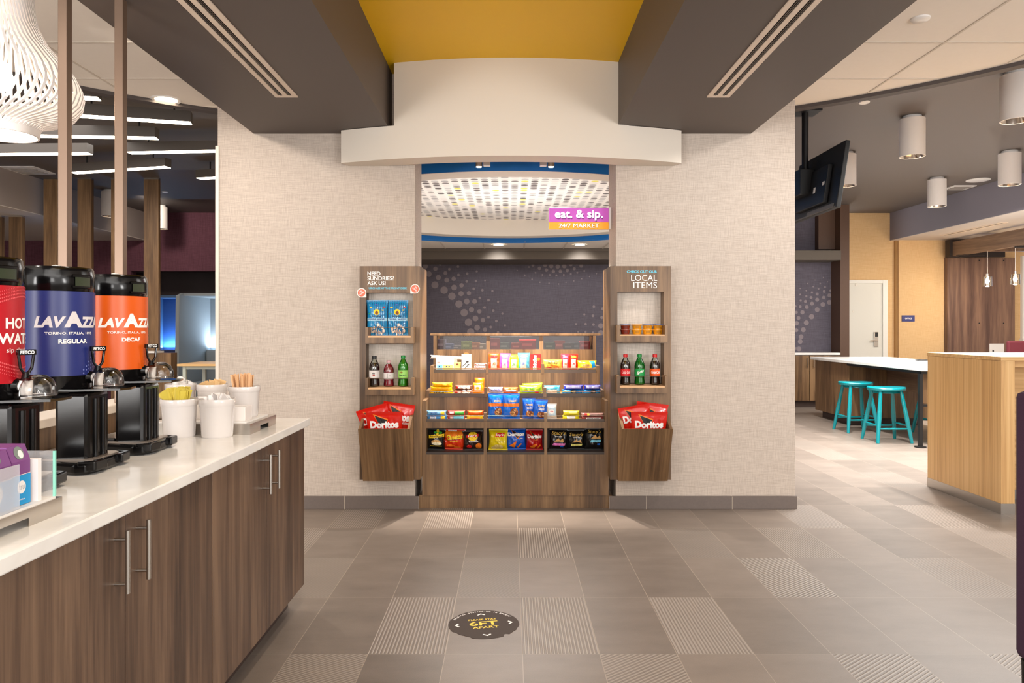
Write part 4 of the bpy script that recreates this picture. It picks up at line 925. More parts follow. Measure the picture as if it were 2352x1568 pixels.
# front face with three openings
bays = [(px(979, YP), px(1111, YP)), (px(1118, YP), px(1250, YP)), (px(1257, YP), px(1388, YP))]
zb0, zb1 = pz(1043.5, YP), pz(983, YP)
f = MB().box(c-HWO-.005, c+HWO+.003, YP, YP+.02, .094, zb0).box(c-HWO-.005, c+HWO+.003, YP, YP+.02, zb1, .616)
for a, b in ((c-HWO-.005, bays[0][0]), (bays[0][1], bays[1][0]), (bays[1][1], bays[2][0]), (bays[2][1], c+HWO+.003)): f.box(a, b, YP, YP+.02, zb0, zb1)
part(t, 'front_panel', f, WALNUT2, world=True)
bd = MB().box(c-HWI, c+HWI, YP+.02, 5.47, zb0-.01, zb0+.014).box(c-HWI, c+HWI, 5.47, 5.49, zb0, .62)
bx('bin_floor', c-HWI, c+HWI, YP+.021, 5.47, zb0-.008, zb0+.014, mat=DARKTRIM)
bx('bin_back', c-HWI, c+HWI, 5.47, 5.488, zb0, .60, mat=DARKTRIM)
for a, b in bays: bx('bin_lip', a, b, YP+.002, YP+.010, zb0, zb0+.018, mat=P('grey rubber lip', (62, 54, 50), .6))
prof = [(YP+.0205, .094), (YP+.0205, .77), (5.49, .77), (5.49, .824), (5.79, .824), (5.79, .99), (6.04, .99), (6.041, .99), (6.041, 1.224), (6.32, 1.224), (6.32, .094)]
prof[0] = (YP+.0205, .094)
for a, b in ((c-HWO-.004, c-HWI), (c+HWI, c+HWO+.002)):
    p = part(t, 'side_panel', MB().prism(prof, 'X', a, b), WALNUT2, world=True, bevel=.0)
    part(t, 'side_front_edge', MB().box(a, b, YP, YP+.0205, .616, .77), WALNUT2, world=True)
tiers = [  # front Y, floor Z, back Y, riser top Z, lip px y, rail px y
    (5.285, .625, 5.49, .778, 967.5, 955), (5.47, .790, 5.80, .935, 911, 899), (5.80, .949, 6.06, 1.243, 857, 845.5)]
W3 = [(979, 1111, 1118, 1250, 1257, 1388), (985, 1112, 1119, 1248, 1255, 1381), (996, 1116, 1122, 1243, 1250, 1369)]
for k, (yf, zf, yb, zr, yl, yr) in enumerate(tiers):
    bx('shelf', c-HWI, c+HWI, yf+.008, yb, zf-.012, zf)
    if k == 0: bx('riser', c-HWI, c+HWI, yb-.001, yb+.015, zf, 5.0 and zr)
    if k == 1: bx('riser', c-HWI, c+HWI, yb-.001, yb+.015, zf, zr)
    zl = pz(yl, yf); w = W3[k]
    for q in range(3):
        a, b = px(w[2*q], yf), px(w[2*q+1], yf)
        bx('lip', a, b, yf, yf+.008, zl, zf+.012, mat=P('dark shelf lip', (84, 70, 60), .5))
        part(t, 'rail', MB().tube((a, yf+.002, pz(yr, yf)), (b, yf+.002, pz(yr, yf)), .0028, n=8), SHINE, world=True)
    for q in range(2):
        bx('divider', px(w[2*q+1], yf), px(w[2*q+2], yf), yf-.002, yf+.05 if k else yf+.04, zl-.002, zf+.055)
# top tier with three glass windows
YT = 6.06; zw0, zw1 = pz(802, YT), pz(771.5, YT)
wins = [(px(1003, YT), px(1117, YT)), (px(1125, YT), px(1239, YT)), (px(1248, YT), px(1362, YT))]
f = MB().box(c-HWI, c+HWI, YT, YT+.018, .95, zw0).box(c-HWI, c+HWI, YT, YT+.018, zw1, 1.225)
for a, b in ((c-HWI, wins[0][0]), (wins[0][1], wins[1][0]), (wins[1][1], wins[2][0]), (wins[2][1], c+HWI)): f.box(a, b, YT, YT+.018, zw0, zw1)
part(t, 'window_frame', f, WALNUT2, world=True)
bx('top_board', c-HWO-.03, c+HWO+.04, YT-.02, 6.12, 1.225, 1.243)
bx('case_floor', c-HWI, c+HWI, YT+.019, 6.31, zw0-.025, zw0-.005)
bx('case_back', c-HWI, c+HWI, 6.30, 6.312, .95, zw0-.005)
for a, b in wins: part(t, 'glass_pane', MB().box(a, b, YT+.006, YT+.010, zw0, zw1), clear('case glass', (236, 232, 228), .02, .02), world=True, label='clear glass pane')
# goods inside the glass case
r_ = random.Random(11)
case = [(1012,'lavender and grey packet',(120,112,140)),(1030,'blue packet',(84,100,160)),(1046,'grey packet',(130,126,130)),(1072,'green and yellow packet',(140,160,70)),(1090,'orange packet',(190,120,60)),(1103,'pale packet',(190,180,160)),
        (1136,'red box',(170,60,60)),(1158,'grey-green box',(110,124,124)),(1186,'short red box',(176,64,54)),(1212,'wide bright red box',(190,48,48)),
        (1262,'dark green stack',(88,104,90)),(1285,'salmon stack',(190,92,84)),(1305,'dark grey stack',(84,76,82)),(1322,'slate box',(100,104,120)),(1343,'pink red stack',(190,66,86))]
hts = [.085,.05,.035,.07,.06,.05,.095,.06,.055,.085,.06,.075,.055,.06,.07]
for (x, l, col), h in zip(case, hts):
    w = .044 if x != 1212 else .07
    solo('boxed_item', l+' behind the glass of the top case, '+('left window' if x < 1120 else 'middle window' if x < 1243 else 'right window'), 'boxed goods', MB().box(-w, w, -.03, .03, 0, h).box(-w*.7, w*.5, -.0305, -.03, h*.35, h*.6, 1), [P('case '+l, col, .5), P('case print '+l, tuple(min(255, v+60) for v in col), .5)], (px(x, 6.16), 6.16+r_.uniform(-.02, .03), zw0-.005), bevel=.002)
# ------------------------------------------------------------------ bags
def foil(key, rgb): return P('foil '+key, rgb, .20, 0, coat=.5, noise_amt=.06, nscale=40)
def bag(name, label, cat, X, Y, Z, w, h, th, mat, art, group=None, tilt=0, lean=0, rz=0, seed=0, crimp=.07, rough=1.0, flat=False):
    t = thing(name, label, cat, (X, Y, Z), rz, group); t.rotation_euler = (lean, tilt, rz)
    def front(x, z):
        u = max(-1, min(1, x/(w/2))); v = max(0, min(1, z/h)); vv = abs(2*v-1); lim = 1-2*crimp
        q = 0 if vv >= lim else (1-(vv/lim)**2.6)**.75
        e = (1-abs(u)**3)**.6 if abs(u) < 1 else 0
        s = th/2*q*e
        n_ = noise.noise(Vector((x*34+seed*7, z*26+x*20, seed)))*.10+abs(noise.noise(Vector((x*80+seed+z*30, z*22, seed*3))))*.07*(.4+vv)
        return s*(1+n_*rough*3.4)+.0008
    def outline(z):
        v = max(0, min(1, z/h)); vv = abs(2*v-1); return 1-.07*(1-vv**2)
    def fn(x, z): return (x*outline(z), -front(x, z), z)
    NX, NZ = 26, 34; mb = MB()
    for sg in (-1, 1):
        vs = []; fs = []
        for j in range(NZ+1):
            z = h*j/NZ
            for i in range(NX+1):
                x = -w/2+w*i/NX; y = front(x, z); zz_ = z
                if j in (0, NZ): zz_ += (.0015 if i % 2 else -.0015)*(1 if h > .08 else .4)
                vs.append((x*outline(z), sg*y, zz_))
        for j in range(NZ):
            for i in range(NX): fs.append((j*(NX+1)+i, j*(NX+1)+i+1, (j+1)*(NX+1)+i+1, (j+1)*(NX+1)+i))
        mb.add(vs, fs)
    part(t, 'wrapper', mb, mat, smooth=True)
    if art:
        def sc(d):
            k = d[0]
            if k == 'rect': return ('rect', d[1]*w/2, d[2]*w/2, d[3]*h, d[4]*h)
            if k == 'ell': return ('ell', d[1]*w/2, d[2]*h, d[3]*w/2, d[4]*h)
            if k == 'poly': return ('poly', [(a*w/2, b*h) for a, b in d[1]])
            return ('txt', d[1], d[2]*w/2, d[3]*h, d[4]*w/2, d[5]*h)+tuple(d[6:])
        def pf(x, z, i):
            p = fn(x, z); return (p[0], p[1]-.0007-(.0003*i if i < 10 else .0028+.00009*(i-9)), p[2])
        prints(t, 'printed_design', [(sc(q_[0]),)+tuple(q_[1:]) for q_ in art], pf, step=max(.003, min(w, h)/40))
    return t
def bagp(name, label, cat, x0, x1, yt, Y, Z, th, mat, art, ybot=None, **k):
    """a bag whose left, right and top are read from the photo at distance Y, standing at height Z"""
    h = pz(yt, Y)-Z
    return bag(name, label, cat, px((x0+x1)/2, Y), Y, Z, (x1-x0)/F*Y, h, th, mat, art, **k)
cW = P('print white', (246, 242, 240), .5); cK = P('print black', (22, 20, 20), .5); cY = P('print yellow', (246, 206, 30), .5); cR = P('print red', (206, 22, 24), .5)
cO = P('print orange', (236, 120, 20), .5); cG = P('print green', (60, 160, 50), .5); cB = P('print blue', (20, 96, 200), .5); cT = P('print tan', (206, 160, 96), .5)
cGo = P('print gold', (206, 166, 74), .4); cC = P('print cyan', (120, 200, 226), .5); cP = P('print pink', (226, 120, 190), .5); cBr = P('print brown', (120, 64, 36), .5); cN = P('print navy', (28, 40, 120), .5)
def dorito_art(y=.62, lower='COOL RANCH'):
    return [(('poly', [(-.62, y+.26), (.10, y+.06), (.75, y+.02), (.12, y-.22)]), cO), (('poly', [(-.52, y+.22), (.12, y+.05), (.62, y+.0), (.10, y-.18)]), cK),
            (('txt', 'Doritos', 0, y, 1.75, .17, {'bold': .055}), cW)]
ZB = zb0+.016; YBN = 5.375
def pile(cx, cz, rx, rz, n, seed):
    r_ = random.Random(seed); cols = [P('print nut', (196, 120, 60), .5), P('print tan', (206, 160, 96), .5), P('print pale nut', (226, 186, 140), .5), P('print nut shade', (150, 84, 40), .5)] if seed != 3 else [P('print pale treats', (226, 200, 176), .5), P('print treat cream', (240, 224, 206), .5), P('print treat grey', (170, 160, 160), .5)]; out = []
    for k in range(n):
        a = r_.uniform(0, 6.28); q = math.sqrt(r_.random()); x = cx+rx*q*math.cos(a); z = cz+rz*q*math.sin(a); s = rx*r_.uniform(.12, .2)
        pts = [(x+s*math.cos(b)*(1 if k % 2 else .6), z+s*.42*math.sin(b)) for b in [6.28*j/7 for j in range(7)]]; out.append((('poly', pts), cols[k % len(cols)]))
    return out
bs = [
 ('Smartfood', 'black popcorn bag with yellow band and green corn, first bag in the left bin', 981, 1022, 984, foil('black', (20, 20, 20)),
  [(('ell', .1, .86, .20, .11), cY), (('ell', -.12, .84, .22, .05), cG), (('ell', .42, .84, .22, .05), cG), (('poly', [(-.9, .56), (.9, .66), (.9, .80), (-.9, .70)]), cY), (('txt', 'Smartfood', 0, .68, 1.55, .10, {'rot': 3, 'bold': .02, 'shear': .2}), cK), (('ell', 0, .40, .55, .12), cT), (('ell', .1, .33, .6, .07), P('print cream', (236, 224, 190), .5)), (('txt', 'WHITE CHEDDAR', 0, .22, 1.4, .04), cY)]),
 ('Cheetos', 'orange and red cheese puff bag, second in the left bin', 1018, 1069, 985, foil('orange red', (214, 52, 16)),
  [(('rect', -.98, .98, .60, .93), cO), (('rect', -.6, .2, .90, .955), cW), (('txt', 'Cheetos', .03, .632, 1.56, .25, {'bold': .06, 'rot': 6}), cK), (('txt', 'Cheetos', 0, .65, 1.5, .24, {'bold': .05, 'rot': 6}), cY), (('txt', 'crunchy', 0, .43, .8, .06, {'shear': .3}), cY), (('ell', -.3, .22, .4, .05), cO), (('ell', .3, .14, .35, .04), cO)]),
 ("Lay's", 'dark brown barbecue chip bag with yellow disc, third in the left bin', 1063, 1110, 988, foil('dark brown', (46, 28, 24)),
  [(('ell', .05, .72, .50, .22), cY), (('poly', [(-.62, .66), (.62, .72), (.62, .84), (-.62, .78)]), cR), (('txt', "Lay's", 0, .75, .95, .13, {'rot': 4, 'bold': .03, 'shear': .25}), cW), (('txt', 'Barbecue', .1, .47, 1.0, .06), cW), (('ell', -.35, .22, .28, .08), cR), (('ell', .6, .22, .3, .16), cO)]),
 ("Lay's", 'yellow classic chip bag, first in the middle bin', 1122, 1166, 985, foil('yellow', (226, 200, 20)),
  [(('poly', [(-.35, .66), (.62, .66), (.70, .84), (-.27, .84)]), cR), (('txt', "Lay's", .15, .75, .85, .13, {'bold': .03, 'shear': .25}), cW), (('txt', 'Classic', .1, .44, .9, .08, {'shear': .3, 'bold': -.005}), P('print olive', (130, 110, 20), .5)), (('ell', .0, .18, .55, .12), P('print chip', (236, 206, 120), .5)), (('ell', -.4, .12, .35, .08), P('print chip', (236, 206, 120), .5))]),
 ('Doritos', 'blue tortilla chip bag, second in the middle bin', 1163, 1209, 984, foil('blue', (10, 84, 190)), dorito_art(.76)+[(('poly', [(-.75, .22), (.0, .44), (.05, .40), (-.2, .12)]), cO), (('poly', [(.05, .14), (.5, .34), (.6, .30), (.2, .10)]), cO), (('txt', 'COOL RANCH', .45, .56, .5, .05), cW)]),
 ('Doritos', 'red tortilla chip bag, third in the middle bin', 1208, 1247, 985, foil('deep red', (168, 14, 18)), dorito_art(.68)+[(('poly', [(-.6, .18), (.2, .34), (.3, .28), (-.1, .08)]), cO), (('poly', [(.2, .12), (.7, .30), (.75, .24), (.4, .06)]), cO)]),
 ("Stacy's", 'black pita chip bag with pink band, first in the right bin', 1261, 1303, 984, foil('black', (20, 20, 20)),
  [(('txt', "Stacy's", 0, .80, 1.6, .20, {'shear': .3, 'bold': .01}), cGo), (('txt', 'PITA CHIPS', 0, .67, .8, .035), cW), (('poly', [(-.55, .42), (0, .60), (.2, .44)]), cT), (('poly', [(.0, .44), (.5, .58), (.6, .40)]), cT), (('poly', [(-.7, .24), (.7, .24), (.8, .34), (-.6, .36)]), cP), (('rect', .2, .55, .16, .22), cB)]),
 ("Stacy's", 'black pita chip bag with pale yellow band, second in the right bin', 1302, 1344, 986, foil('black', (20, 20, 20)),
  [(('txt', "Stacy's", 0, .76, 1.6, .20, {'shear': .3, 'bold': .01}), cGo), (('txt', 'PITA CHIPS', 0, .64, .8, .035), cW), (('poly', [(-.55, .38), (0, .56), (.2, .42)]), cT), (('poly', [(.0, .44), (.5, .54), (.6, .36)]), cT), (('poly', [(-.6, .20), (.6, .22), (.7, .32), (-.6, .32)]), P('print pale yellow', (236, 226, 130), .5))]),
 ("Stacy's", 'black pita chip bag with light blue band, third in the right bin', 1343, 1386, 983, foil('black', (20, 20, 20)),
  [(('txt', "Stacy's", 0, .85, 1.5, .17, {'shear': .3, 'bold': .01}), cGo), (('poly', [(-.45, .55), (.1, .74), (.3, .58)]), cT), (('poly', [(.1, .56), (.6, .70), (.7, .54)]), cT), (('poly', [(-.5, .38), (.7, .40), (.75, .50), (-.4, .50)]), cC), (('rect', .3, .6, .26, .34), cB)])]
for i, (w_, l, x0, x1, yt, m_, art) in enumerate(bs):
    bagp('chip_bag', l, 'chip bag', x0, x1, yt, YBN+(.02 if i % 3 == 1 else 0), ZB, .075, m_, art, seed=i+1, group='chip bags in the bottom bins', tilt=(.05, .03, -.03, .02, -.03, .0, .02, 0, 0)[i])
# shelf 3 goods
Z3 = .626; Y3 = 5.375
def bar(label, x0, x1, yt, yb, Y, mat, art, d=.035, name='candy_bar', group='wrapped bars on the display', seed=1, base=None, cat='candy bar'):
    z0 = pz(yb, Y) if base is None else base
    return bag(name, label, cat, px((x0+x1)/2, Y), Y, z0, (x1-x0)/F*Y, pz(yt, Y)-z0, d, mat, art, group=group, seed=seed, crimp=.02, rough=.6)
zA = Z3; hA = .032
s3 = [('lower light blue wafer bar at the left end of the third shelf', 980, 1028, 0, (60, 140, 210), [(('txt', 'RICE', -.35, .5, .6, .5), cW), (('rect', .4, .8, .1, .9), cY)]),
      ('upper light blue wafer bar at the left end of the third shelf', 980, 1026, 1, (120, 190, 236), [(('txt', 'KRISPIES', -.3, .5, .8, .45), cN), (('rect', .45, .85, .1, .9), cY)]),
      ('lower red and white wrapped bar, second stack on the third shelf', 1027, 1069, 0, (186, 60, 60), [(('rect', -.3, .9, .1, .9), cC), (('txt', '100', -.55, .5, .3, .5), cW)]),
      ('upper red and green wrapped bar, second stack on the third shelf', 1028, 1069, 1, (196, 70, 60), [(('rect', -.2, .9, .1, .9), cG), (('rect', -.8, -.3, .3, .8), cW)]),
      ('lower yellow wrapped bar, third stack on the third shelf', 1071, 1111, 0, (240, 196, 20), [(('rect', -.6, .6, .2, .6), cO)]),
      ('upper orange wrapped bar, third stack on the third shelf', 1073, 1111, 1, (232, 84, 14), [(('rect', -.8, .8, .7, .9), cY)]),
      ('lower bright yellow pack, right part of the third shelf', 1291, 1331, 0, (236, 220, 20), [(('rect', -.5, .5, .3, .8), cW)]),
      ('upper bright yellow pack, right part of the third shelf', 1293, 1331, 1, (236, 224, 50), [(('rect', -.3, .7, .5, .9), P('print pale yellow', (236, 226, 130), .5))]),
      ('lower dark red and white bar at the right end of the third shelf', 1334, 1387, 0, (150, 60, 60), [(('rect', -.6, .75, .25, .75), cW), (('txt', 'peanut butter', .05, .5, 1.1, .3), cK)]),
      ('upper rainbow and white bar at the right end of the third shelf', 1334, 1387, 1, (196, 150, 140), [(('rect', -.75, -.5, .1, .9), cR), (('rect', -.5, -.3, .1, .9), cY), (('txt', 'peanut butter', .2, .5, .9, .3), cK)])]
for i, (l, x0, x1, up, col, art) in enumerate(s3):
    h = .032 if i < 8 else .024
    bag('candy_bar', l, 'candy bar', px((x0+x1)/2, 5.34), 5.34, zA+up*(h+.001), (x1-x0)/F*5.34, h, .05, foil('b%d' % i, col), art, group='wrapped bars on the third shelf', seed=i, crimp=.02, rough=.5)
pl = lambda: [(('rect', -.98, .98, .50, .62), cO), (('txt', 'DELUXE', .2, .71, .8, .06, {'bold': .03}), cY), (('ell', .35, .27, .50, .17), cBr)]+pile(.35, .27, .48, .16, 34, 1)+[ (('rect', -.98, .98, .12, .15), cC)]
bagp('nut_bag', 'tall blue nut bag with orange band, left of the pair on the third shelf', 'nut bag', 1121, 1157, 903, 5.40, Z3, .045, foil('bright blue', (0, 104, 214)), pl(), seed=21, group='blue nut bags on the third shelf')
bagp('nut_bag', 'tall blue nut bag with orange band, right of the pair on the third shelf', 'nut bag', 1155, 1194, 903, 5.37, Z3, .045, foil('bright blue', (0, 104, 214)), pl(), seed=22, group='blue nut bags on the third shelf')
ql = lambda: [(('txt', 'PLANTERS', .1, .68, 1.0, .09, {'bold': .02}), cY), (('txt', 'CASHEWS', .1, .52, .9, .09), cW), (('ell', .1, .24, .64, .15), cBr)]+pile(.1, .24, .62, .14, 26, 2)
bagp('nut_bag', 'shorter blue cashew bag, left of the pair before the right divider', 'nut bag', 1200, 1230, 914, 5.41, Z3, .04, foil('royal blue', (20, 92, 200)), ql(), seed=23, group='blue nut bags on the third shelf')
bagp('nut_bag', 'shorter blue cashew bag with tilted top corner, touching the right divider', 'nut bag', 1225, 1256, 917, 5.36, Z3, .04, foil('royal blue', (20, 92, 200)), ql(), seed=24, tilt=.06, group='blue nut bags on the third shelf')
bagp('snack_pouch', 'small white and pale blue pouch right of the cashew bags', 'pouch', 1255, 1279, 926, 5.37, Z3, .03, foil('pearl', (222, 214, 206)), [(('rect', -.6, .9, .2, .75), P('print ice', (190, 214, 230), .5)), (('ell', 0, .5, .5, .14), cW), (('txt', 'nuts', 0, .5, .6, .08), cR)], seed=25)
# shelf 2 goods
Z2 = .791; Y2 = 5.60
def stackbag(label, x0, x1, lev, h, Y, Z, col, art, seed, name='candy_packet', cat='candy packet', d=.06, group=None):
    return bag(name, label, cat, px((x0+x1)/2, Y), Y, Z+lev*(h*.92), (x1-x0)/F*Y, h, d, foil(label[:28], col), art, group=group, seed=seed, crimp=.03, rough=1)
G2 = 'candy packets on the second shelf'
mm = [(('txt', 'PEANUT', 0, .4, 1.2, .35), cK), (('rect', -.7, .5, .62, .8), P('print amber', (250, 176, 20), .5))]
for i, (x0, x1, lv) in enumerate(((986, 1042, 0), (988, 1040, 1), (992, 1040, 2))):
    stackbag(('lowest', 'middle', 'topmost')[i]+' yellow candy packet of the stack at the left of the second shelf', x0, x1, lv, .031, 5.56, Z2, (250, 200, 14), mm if i == 0 else [(('rect', -.5, .7, .3, .7), P('print amber', (250, 176, 20), .5))], 30+i, group=G2)
for i, (x0, x1) in enumerate(((1042, 1087), (1044, 1086))):
    stackbag(('lower', 'upper')[i]+' brown and white candy packet beside the yellow stack', x0, x1, i, .036, 5.56, Z2, (130, 84, 66), [(('txt', 'MILK', -.4, .5, .5, .4), cW), (('ell', .1, .5, .22, .35), cW), (('ell', .55, .5, .22, .35), cW), (('ell', -.75, .5, .15, .25), cR)], 34+i, group=G2)
bagp('candy_pouch', 'tall orange pouch standing at the back of the second shelf', 'candy pouch', 1090, 1113, 867, 5.68, Z2, .03, foil('orange', (246, 120, 10)), [(('rect', -.8, .8, .1, .5), cY)], seed=40, group=G2)
bagp('candy_pouch', 'shorter orange and yellow pouch in front of the tall orange one', 'candy pouch', 1086, 1108, 878, 5.60, Z2, .03, foil('amber', (250, 160, 30)), [(('rect', -.7, .7, .3, .75), cW), (('ell', 0, .5, .4, .12), cY)], seed=41, group=G2)
stackbag('white and blue biscuit pack left of the orange one on the second shelf', 1122, 1155, 0, .052, 5.58, Z2, (200, 190, 214), [(('txt', 'KNOPPERS', 0, .6, 1.4, .3), cN)], 42, group=G2)
stackbag('orange wafer pack between the biscuit pack and green packets', 1155, 1190, 0, .052, 5.58, Z2, (236, 100, 40), [(('rect', -.6, .8, .4, .6), cW)], 43, group=G2)
sp_ = [(('txt', 'SOUR', 0, .62, .9, .2), cG), (('txt', 'PATCH', .0, .38, 1.1, .2), cO), (('ell', .6, .25, .2, .12), cR)]
bag('candy_bag', 'lime green and yellow sour candy bag, front one on the second shelf', 'candy bag', px(1218, 5.55), 5.55, Z2, 52/F*5.55, .068, .05, foil('lime', (170, 214, 30)), sp_, seed=44, group=G2)
bag('candy_bag', 'lime green sour candy bag peeking up behind the front one', 'candy bag', px(1224, 5.64), 5.64, Z2, 46/F*5.64, .078, .05, foil('lime2', (196, 226, 60)), [(('rect', -.8, .8, .3, .7), cY)], seed=45, tilt=-.05, group=G2)
bag('candy_bag', 'crinkled pale cyan candy bag at the left of the right bay on the second shelf', 'candy bag', px(1268, 5.57), 5.57, Z2, 38/F*5.57, .066, .05, foil('cyan', (110, 190, 220)), [(('rect', -.6, .6, .1, .5), cW), (('ell', .4, .75, .35, .12), P('print teal', (0, 140, 180), .5))], seed=46, group=G2)
for i, (x0, x1, lv) in enumerate(((1290, 1339, 0), (1338, 1381, 0), (1294, 1340, 1), (1340, 1380, 1))):
    lab = ('lower left', 'lower right', 'upper left', 'upper right')[i]+' blue cookie sleeve of four, second shelf right end'
    stackbag(lab, x0, x1, lv, .036, 5.56, Z2, (0, 120, 190) if lv == 0 else (60, 60, 180), [(('ell', .1, .55, .3, .4), cK), (('txt', 'OREO', .1, .6, .4, .25), cW)] if lv == 0 else [(('rect', -.8, .8, .3, .7), P('print lilac', (176, 176, 226), .5))], 50+i, group=G2)
# shelf 1 goods
Z1 = .950; Y1_ = 5.90; G1 = 'goods on the top open shelf'
def boxp(name, label, cat, x0, x1, yt, Y, Z, d, mat, art, seed=0, bevel=.001):
    w = (x1-x0)/F*Y; h = pz(yt, Y)-Z; t = thing(name, label, cat, (px((x0+x1)/2, Y), Y, Z), group=G1)
    part(t, 'carton', MB().box(-w/2, w/2, 0, d, 0, h), mat, bevel=bevel)
    def sc(d_):
        k = d_[0]
        if k == 'rect': return ('rect', d_[1]*w/2, d_[2]*w/2, d_[3]*h, d_[4]*h)
        if k == 'ell': return ('ell', d_[1]*w/2, d_[2]*h, d_[3]*w/2, d_[4]*h)
        if k == 'poly': return ('poly', [(a*w/2, b*h) for a, b in d_[1]])
        return ('txt', d_[1], d_[2]*w/2, d_[3]*h, d_[4]*w/2, d_[5]*h)+tuple(d_[6:])
    if art: prints(t, 'printed_design', [(sc(a), m) for a, m in art], lambda x, z, i: (x, -.0005-.0002*i, z))
    return t
cwb = P('white carton', (240, 236, 230), .5)
boxp('first_aid_box', 'wide white carton with blue and yellow squares on the top open shelf', 'carton', 1001, 1042, 820, 5.86, Z1, .05, cwb, [(('rect', -.85, -.25, .05, .42), cC), (('rect', -.2, .95, .05, .42), P('print pale yellow', (236, 226, 130), .5)), (('ell', -.6, .3, .08, .05), cN), (('ell', .2, .3, .08, .05), cN), (('ell', .5, .3, .08, .05), cN), (('txt', 'relief', -.7, .62, .3, .06), cR)])
bag('wipes_pack', 'long white soft pack lying behind the white cartons', 'soft pack', px(1026, 5.97), 5.97, Z1+.085, .27, .028, .03, foil('white', (236, 232, 228)), [], seed=60, group=G1, tilt=.05)
boxp('risers_carton', 'plain grey carton at the back supporting the long soft pack', 'carton', 1003, 1050, 825, 5.95, Z1, .04, P('grey card', (180, 172, 164), .6), [])
boxp('travel_box', 'small pale yellow carton between the wide white and the cable carton', 'carton', 1043, 1058, 832, 5.88, Z1, .04, P('pale yellow card', (226, 210, 120), .5), [(('ell', 0, .75, .4, .12), cBr)])
t2 = boxp('cable_box', 'upright white cable carton with orange loop on top', 'carton', 1060, 1082, 813.5, 5.85, Z1, .03, cwb, [(('poly', [(-.8, .28), (.1, .52), (.15, .48), (-.75, .24)]), cK), (('ell', .25, .54, .28, .045), cK), (('poly', [(-.5, .12), (.3, .34), (.35, .30), (-.45, .08)]), cK), (('ell', .42, .36, .25, .04), cK), (('rect', .1, .95, .0, .05), cC), (('rect', -.5, .5, .93, .95), P('print grey', (180, 176, 172), .5))])
hh = pz(813.5, 5.85)-Z1
part(t2, 'hang_loop', MB().path([(-.018, .015, hh), (-.012, .015, hh+.01), (.012, .015, hh+.01), (.018, .015, hh)], .002), P('orange plastic', (240, 130, 60), .4), label='orange plastic loop')
for i in range(3):
    boxp('mint_tin', ('lowest', 'middle', 'topmost')[i]+' red and white mint tin of the small stack by the left divider', 'mint tin', 1089, 1116, 0, 5.84, 0, .05, cwb, []) if False else None
    z = Z1+i*.0195; t3 = thing('mint_tin', ('lowest', 'middle', 'topmost')[i]+' red and white mint tin of the small stack by the left divider', 'mint tin', (px(1102+i, 5.86), 5.86, z), group=G1)
    part(t3, 'tin', MB().box(-.046, .046, -.025, .035, 0, .019), cwb, bevel=.004)
    prints(t3, 'printed_design', [(('rect', -.042, .042, .003, .016), P('print brick red', (170, 60, 50), .5)), (('txt', 'ALTOIDS', 0, .0095, .07, .009), cW)], lambda x, z, i: (x, -.0256-.0002*i, z))
def pouch(label, x0, x1, yt, col, art, Y=5.88, seed=0, th=.03, **k):
    return bagp('candy_pouch', label, 'candy pouch', x0, x1, yt, Y, Z1, th, foil(label[:26], col), art, seed=seed, group=G1, **k)
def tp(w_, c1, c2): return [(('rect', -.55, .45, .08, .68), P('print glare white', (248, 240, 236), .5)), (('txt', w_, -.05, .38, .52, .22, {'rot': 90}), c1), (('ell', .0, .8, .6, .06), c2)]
pouch('orange-red candy pouch, first in the middle of the top open shelf', 1121, 1149, 810, (236, 84, 30), tp('Skittles', cO, cR), seed=61)
pouch('violet candy pouch, second in the middle of the top open shelf', 1146, 1172, 811, (206, 96, 214), tp('Starburst', cP, cP), seed=62, tilt=.03)
pouch('lime green candy pouch, third in the middle of the top open shelf', 1168, 1193, 814, (166, 222, 40), tp('Sour', cG, cY), seed=63)
pouch('sky blue candy pouch, fourth in the middle of the top open shelf', 1189, 1217, 810, (90, 190, 226), tp('Tropical', cB, cW), seed=64)
boxp('candy_box', 'upright red candy box with white sideways word, beside the right divider', 'candy box', 1218, 1243, 813, 5.85, Z1, .03, P('bright red card', (214, 26, 22), .4), [(('txt', 'Skittles', -.05, .5, 1.0, .9*.0+.5, {'rot': 0}), cW)] if False else [(('poly', [(-.35, .05), (.15, .05), (.15, .95), (-.35, .95)]), P('bright red card', (214, 26, 22), .4)), (('ell', .5, .7, .3, .1), cO), (('ell', .55, .3, .25, .1), cR)])
# sideways word on the red candy box
tb = [o for o in bpy.data.objects if o.name.startswith('candy_box')][0]; hh = pz(813, 5.85)-Z1
mb = MB(); vs_, fs_ = glyphs('Skittles', .04, 0); mb.add([(-.008-v[1]*.030, -.0012, hh*.5+v[0]*hh*.88) for v in vs_], fs_); link_mesh('lettering', mb, cW, tb)
bag('candy_bag', 'golden gummy candy bag at the left of the right bay on the top open shelf', 'candy bag', px(1269, 5.86), 5.86, Z1, 45/F*5.86, .090, .045, foil('gold', (240, 190, 70)), [(('txt', 'HARIBO', -.05, .68, 1.2, .16, {'bold': .03}), cK), (('txt', 'Goldbears', -.1, .46, 1.0, .12), cO), (('ell', .4, .3, .3, .12), cO), (('ell', -.4, .25, .3, .1), cR)], seed=66, group=G1)
pouch('tall pink and orange candy pouch, left of the tall pair', 1288, 1308, 812, (236, 60, 80), tp('Burst', cO, cP), Y=5.92, seed=67)
pouch('tall red and orange candy pouch, right of the tall pair', 1307, 1328, 812, (226, 40, 16), tp('Twist', cR, cY), Y=5.92, seed=68)
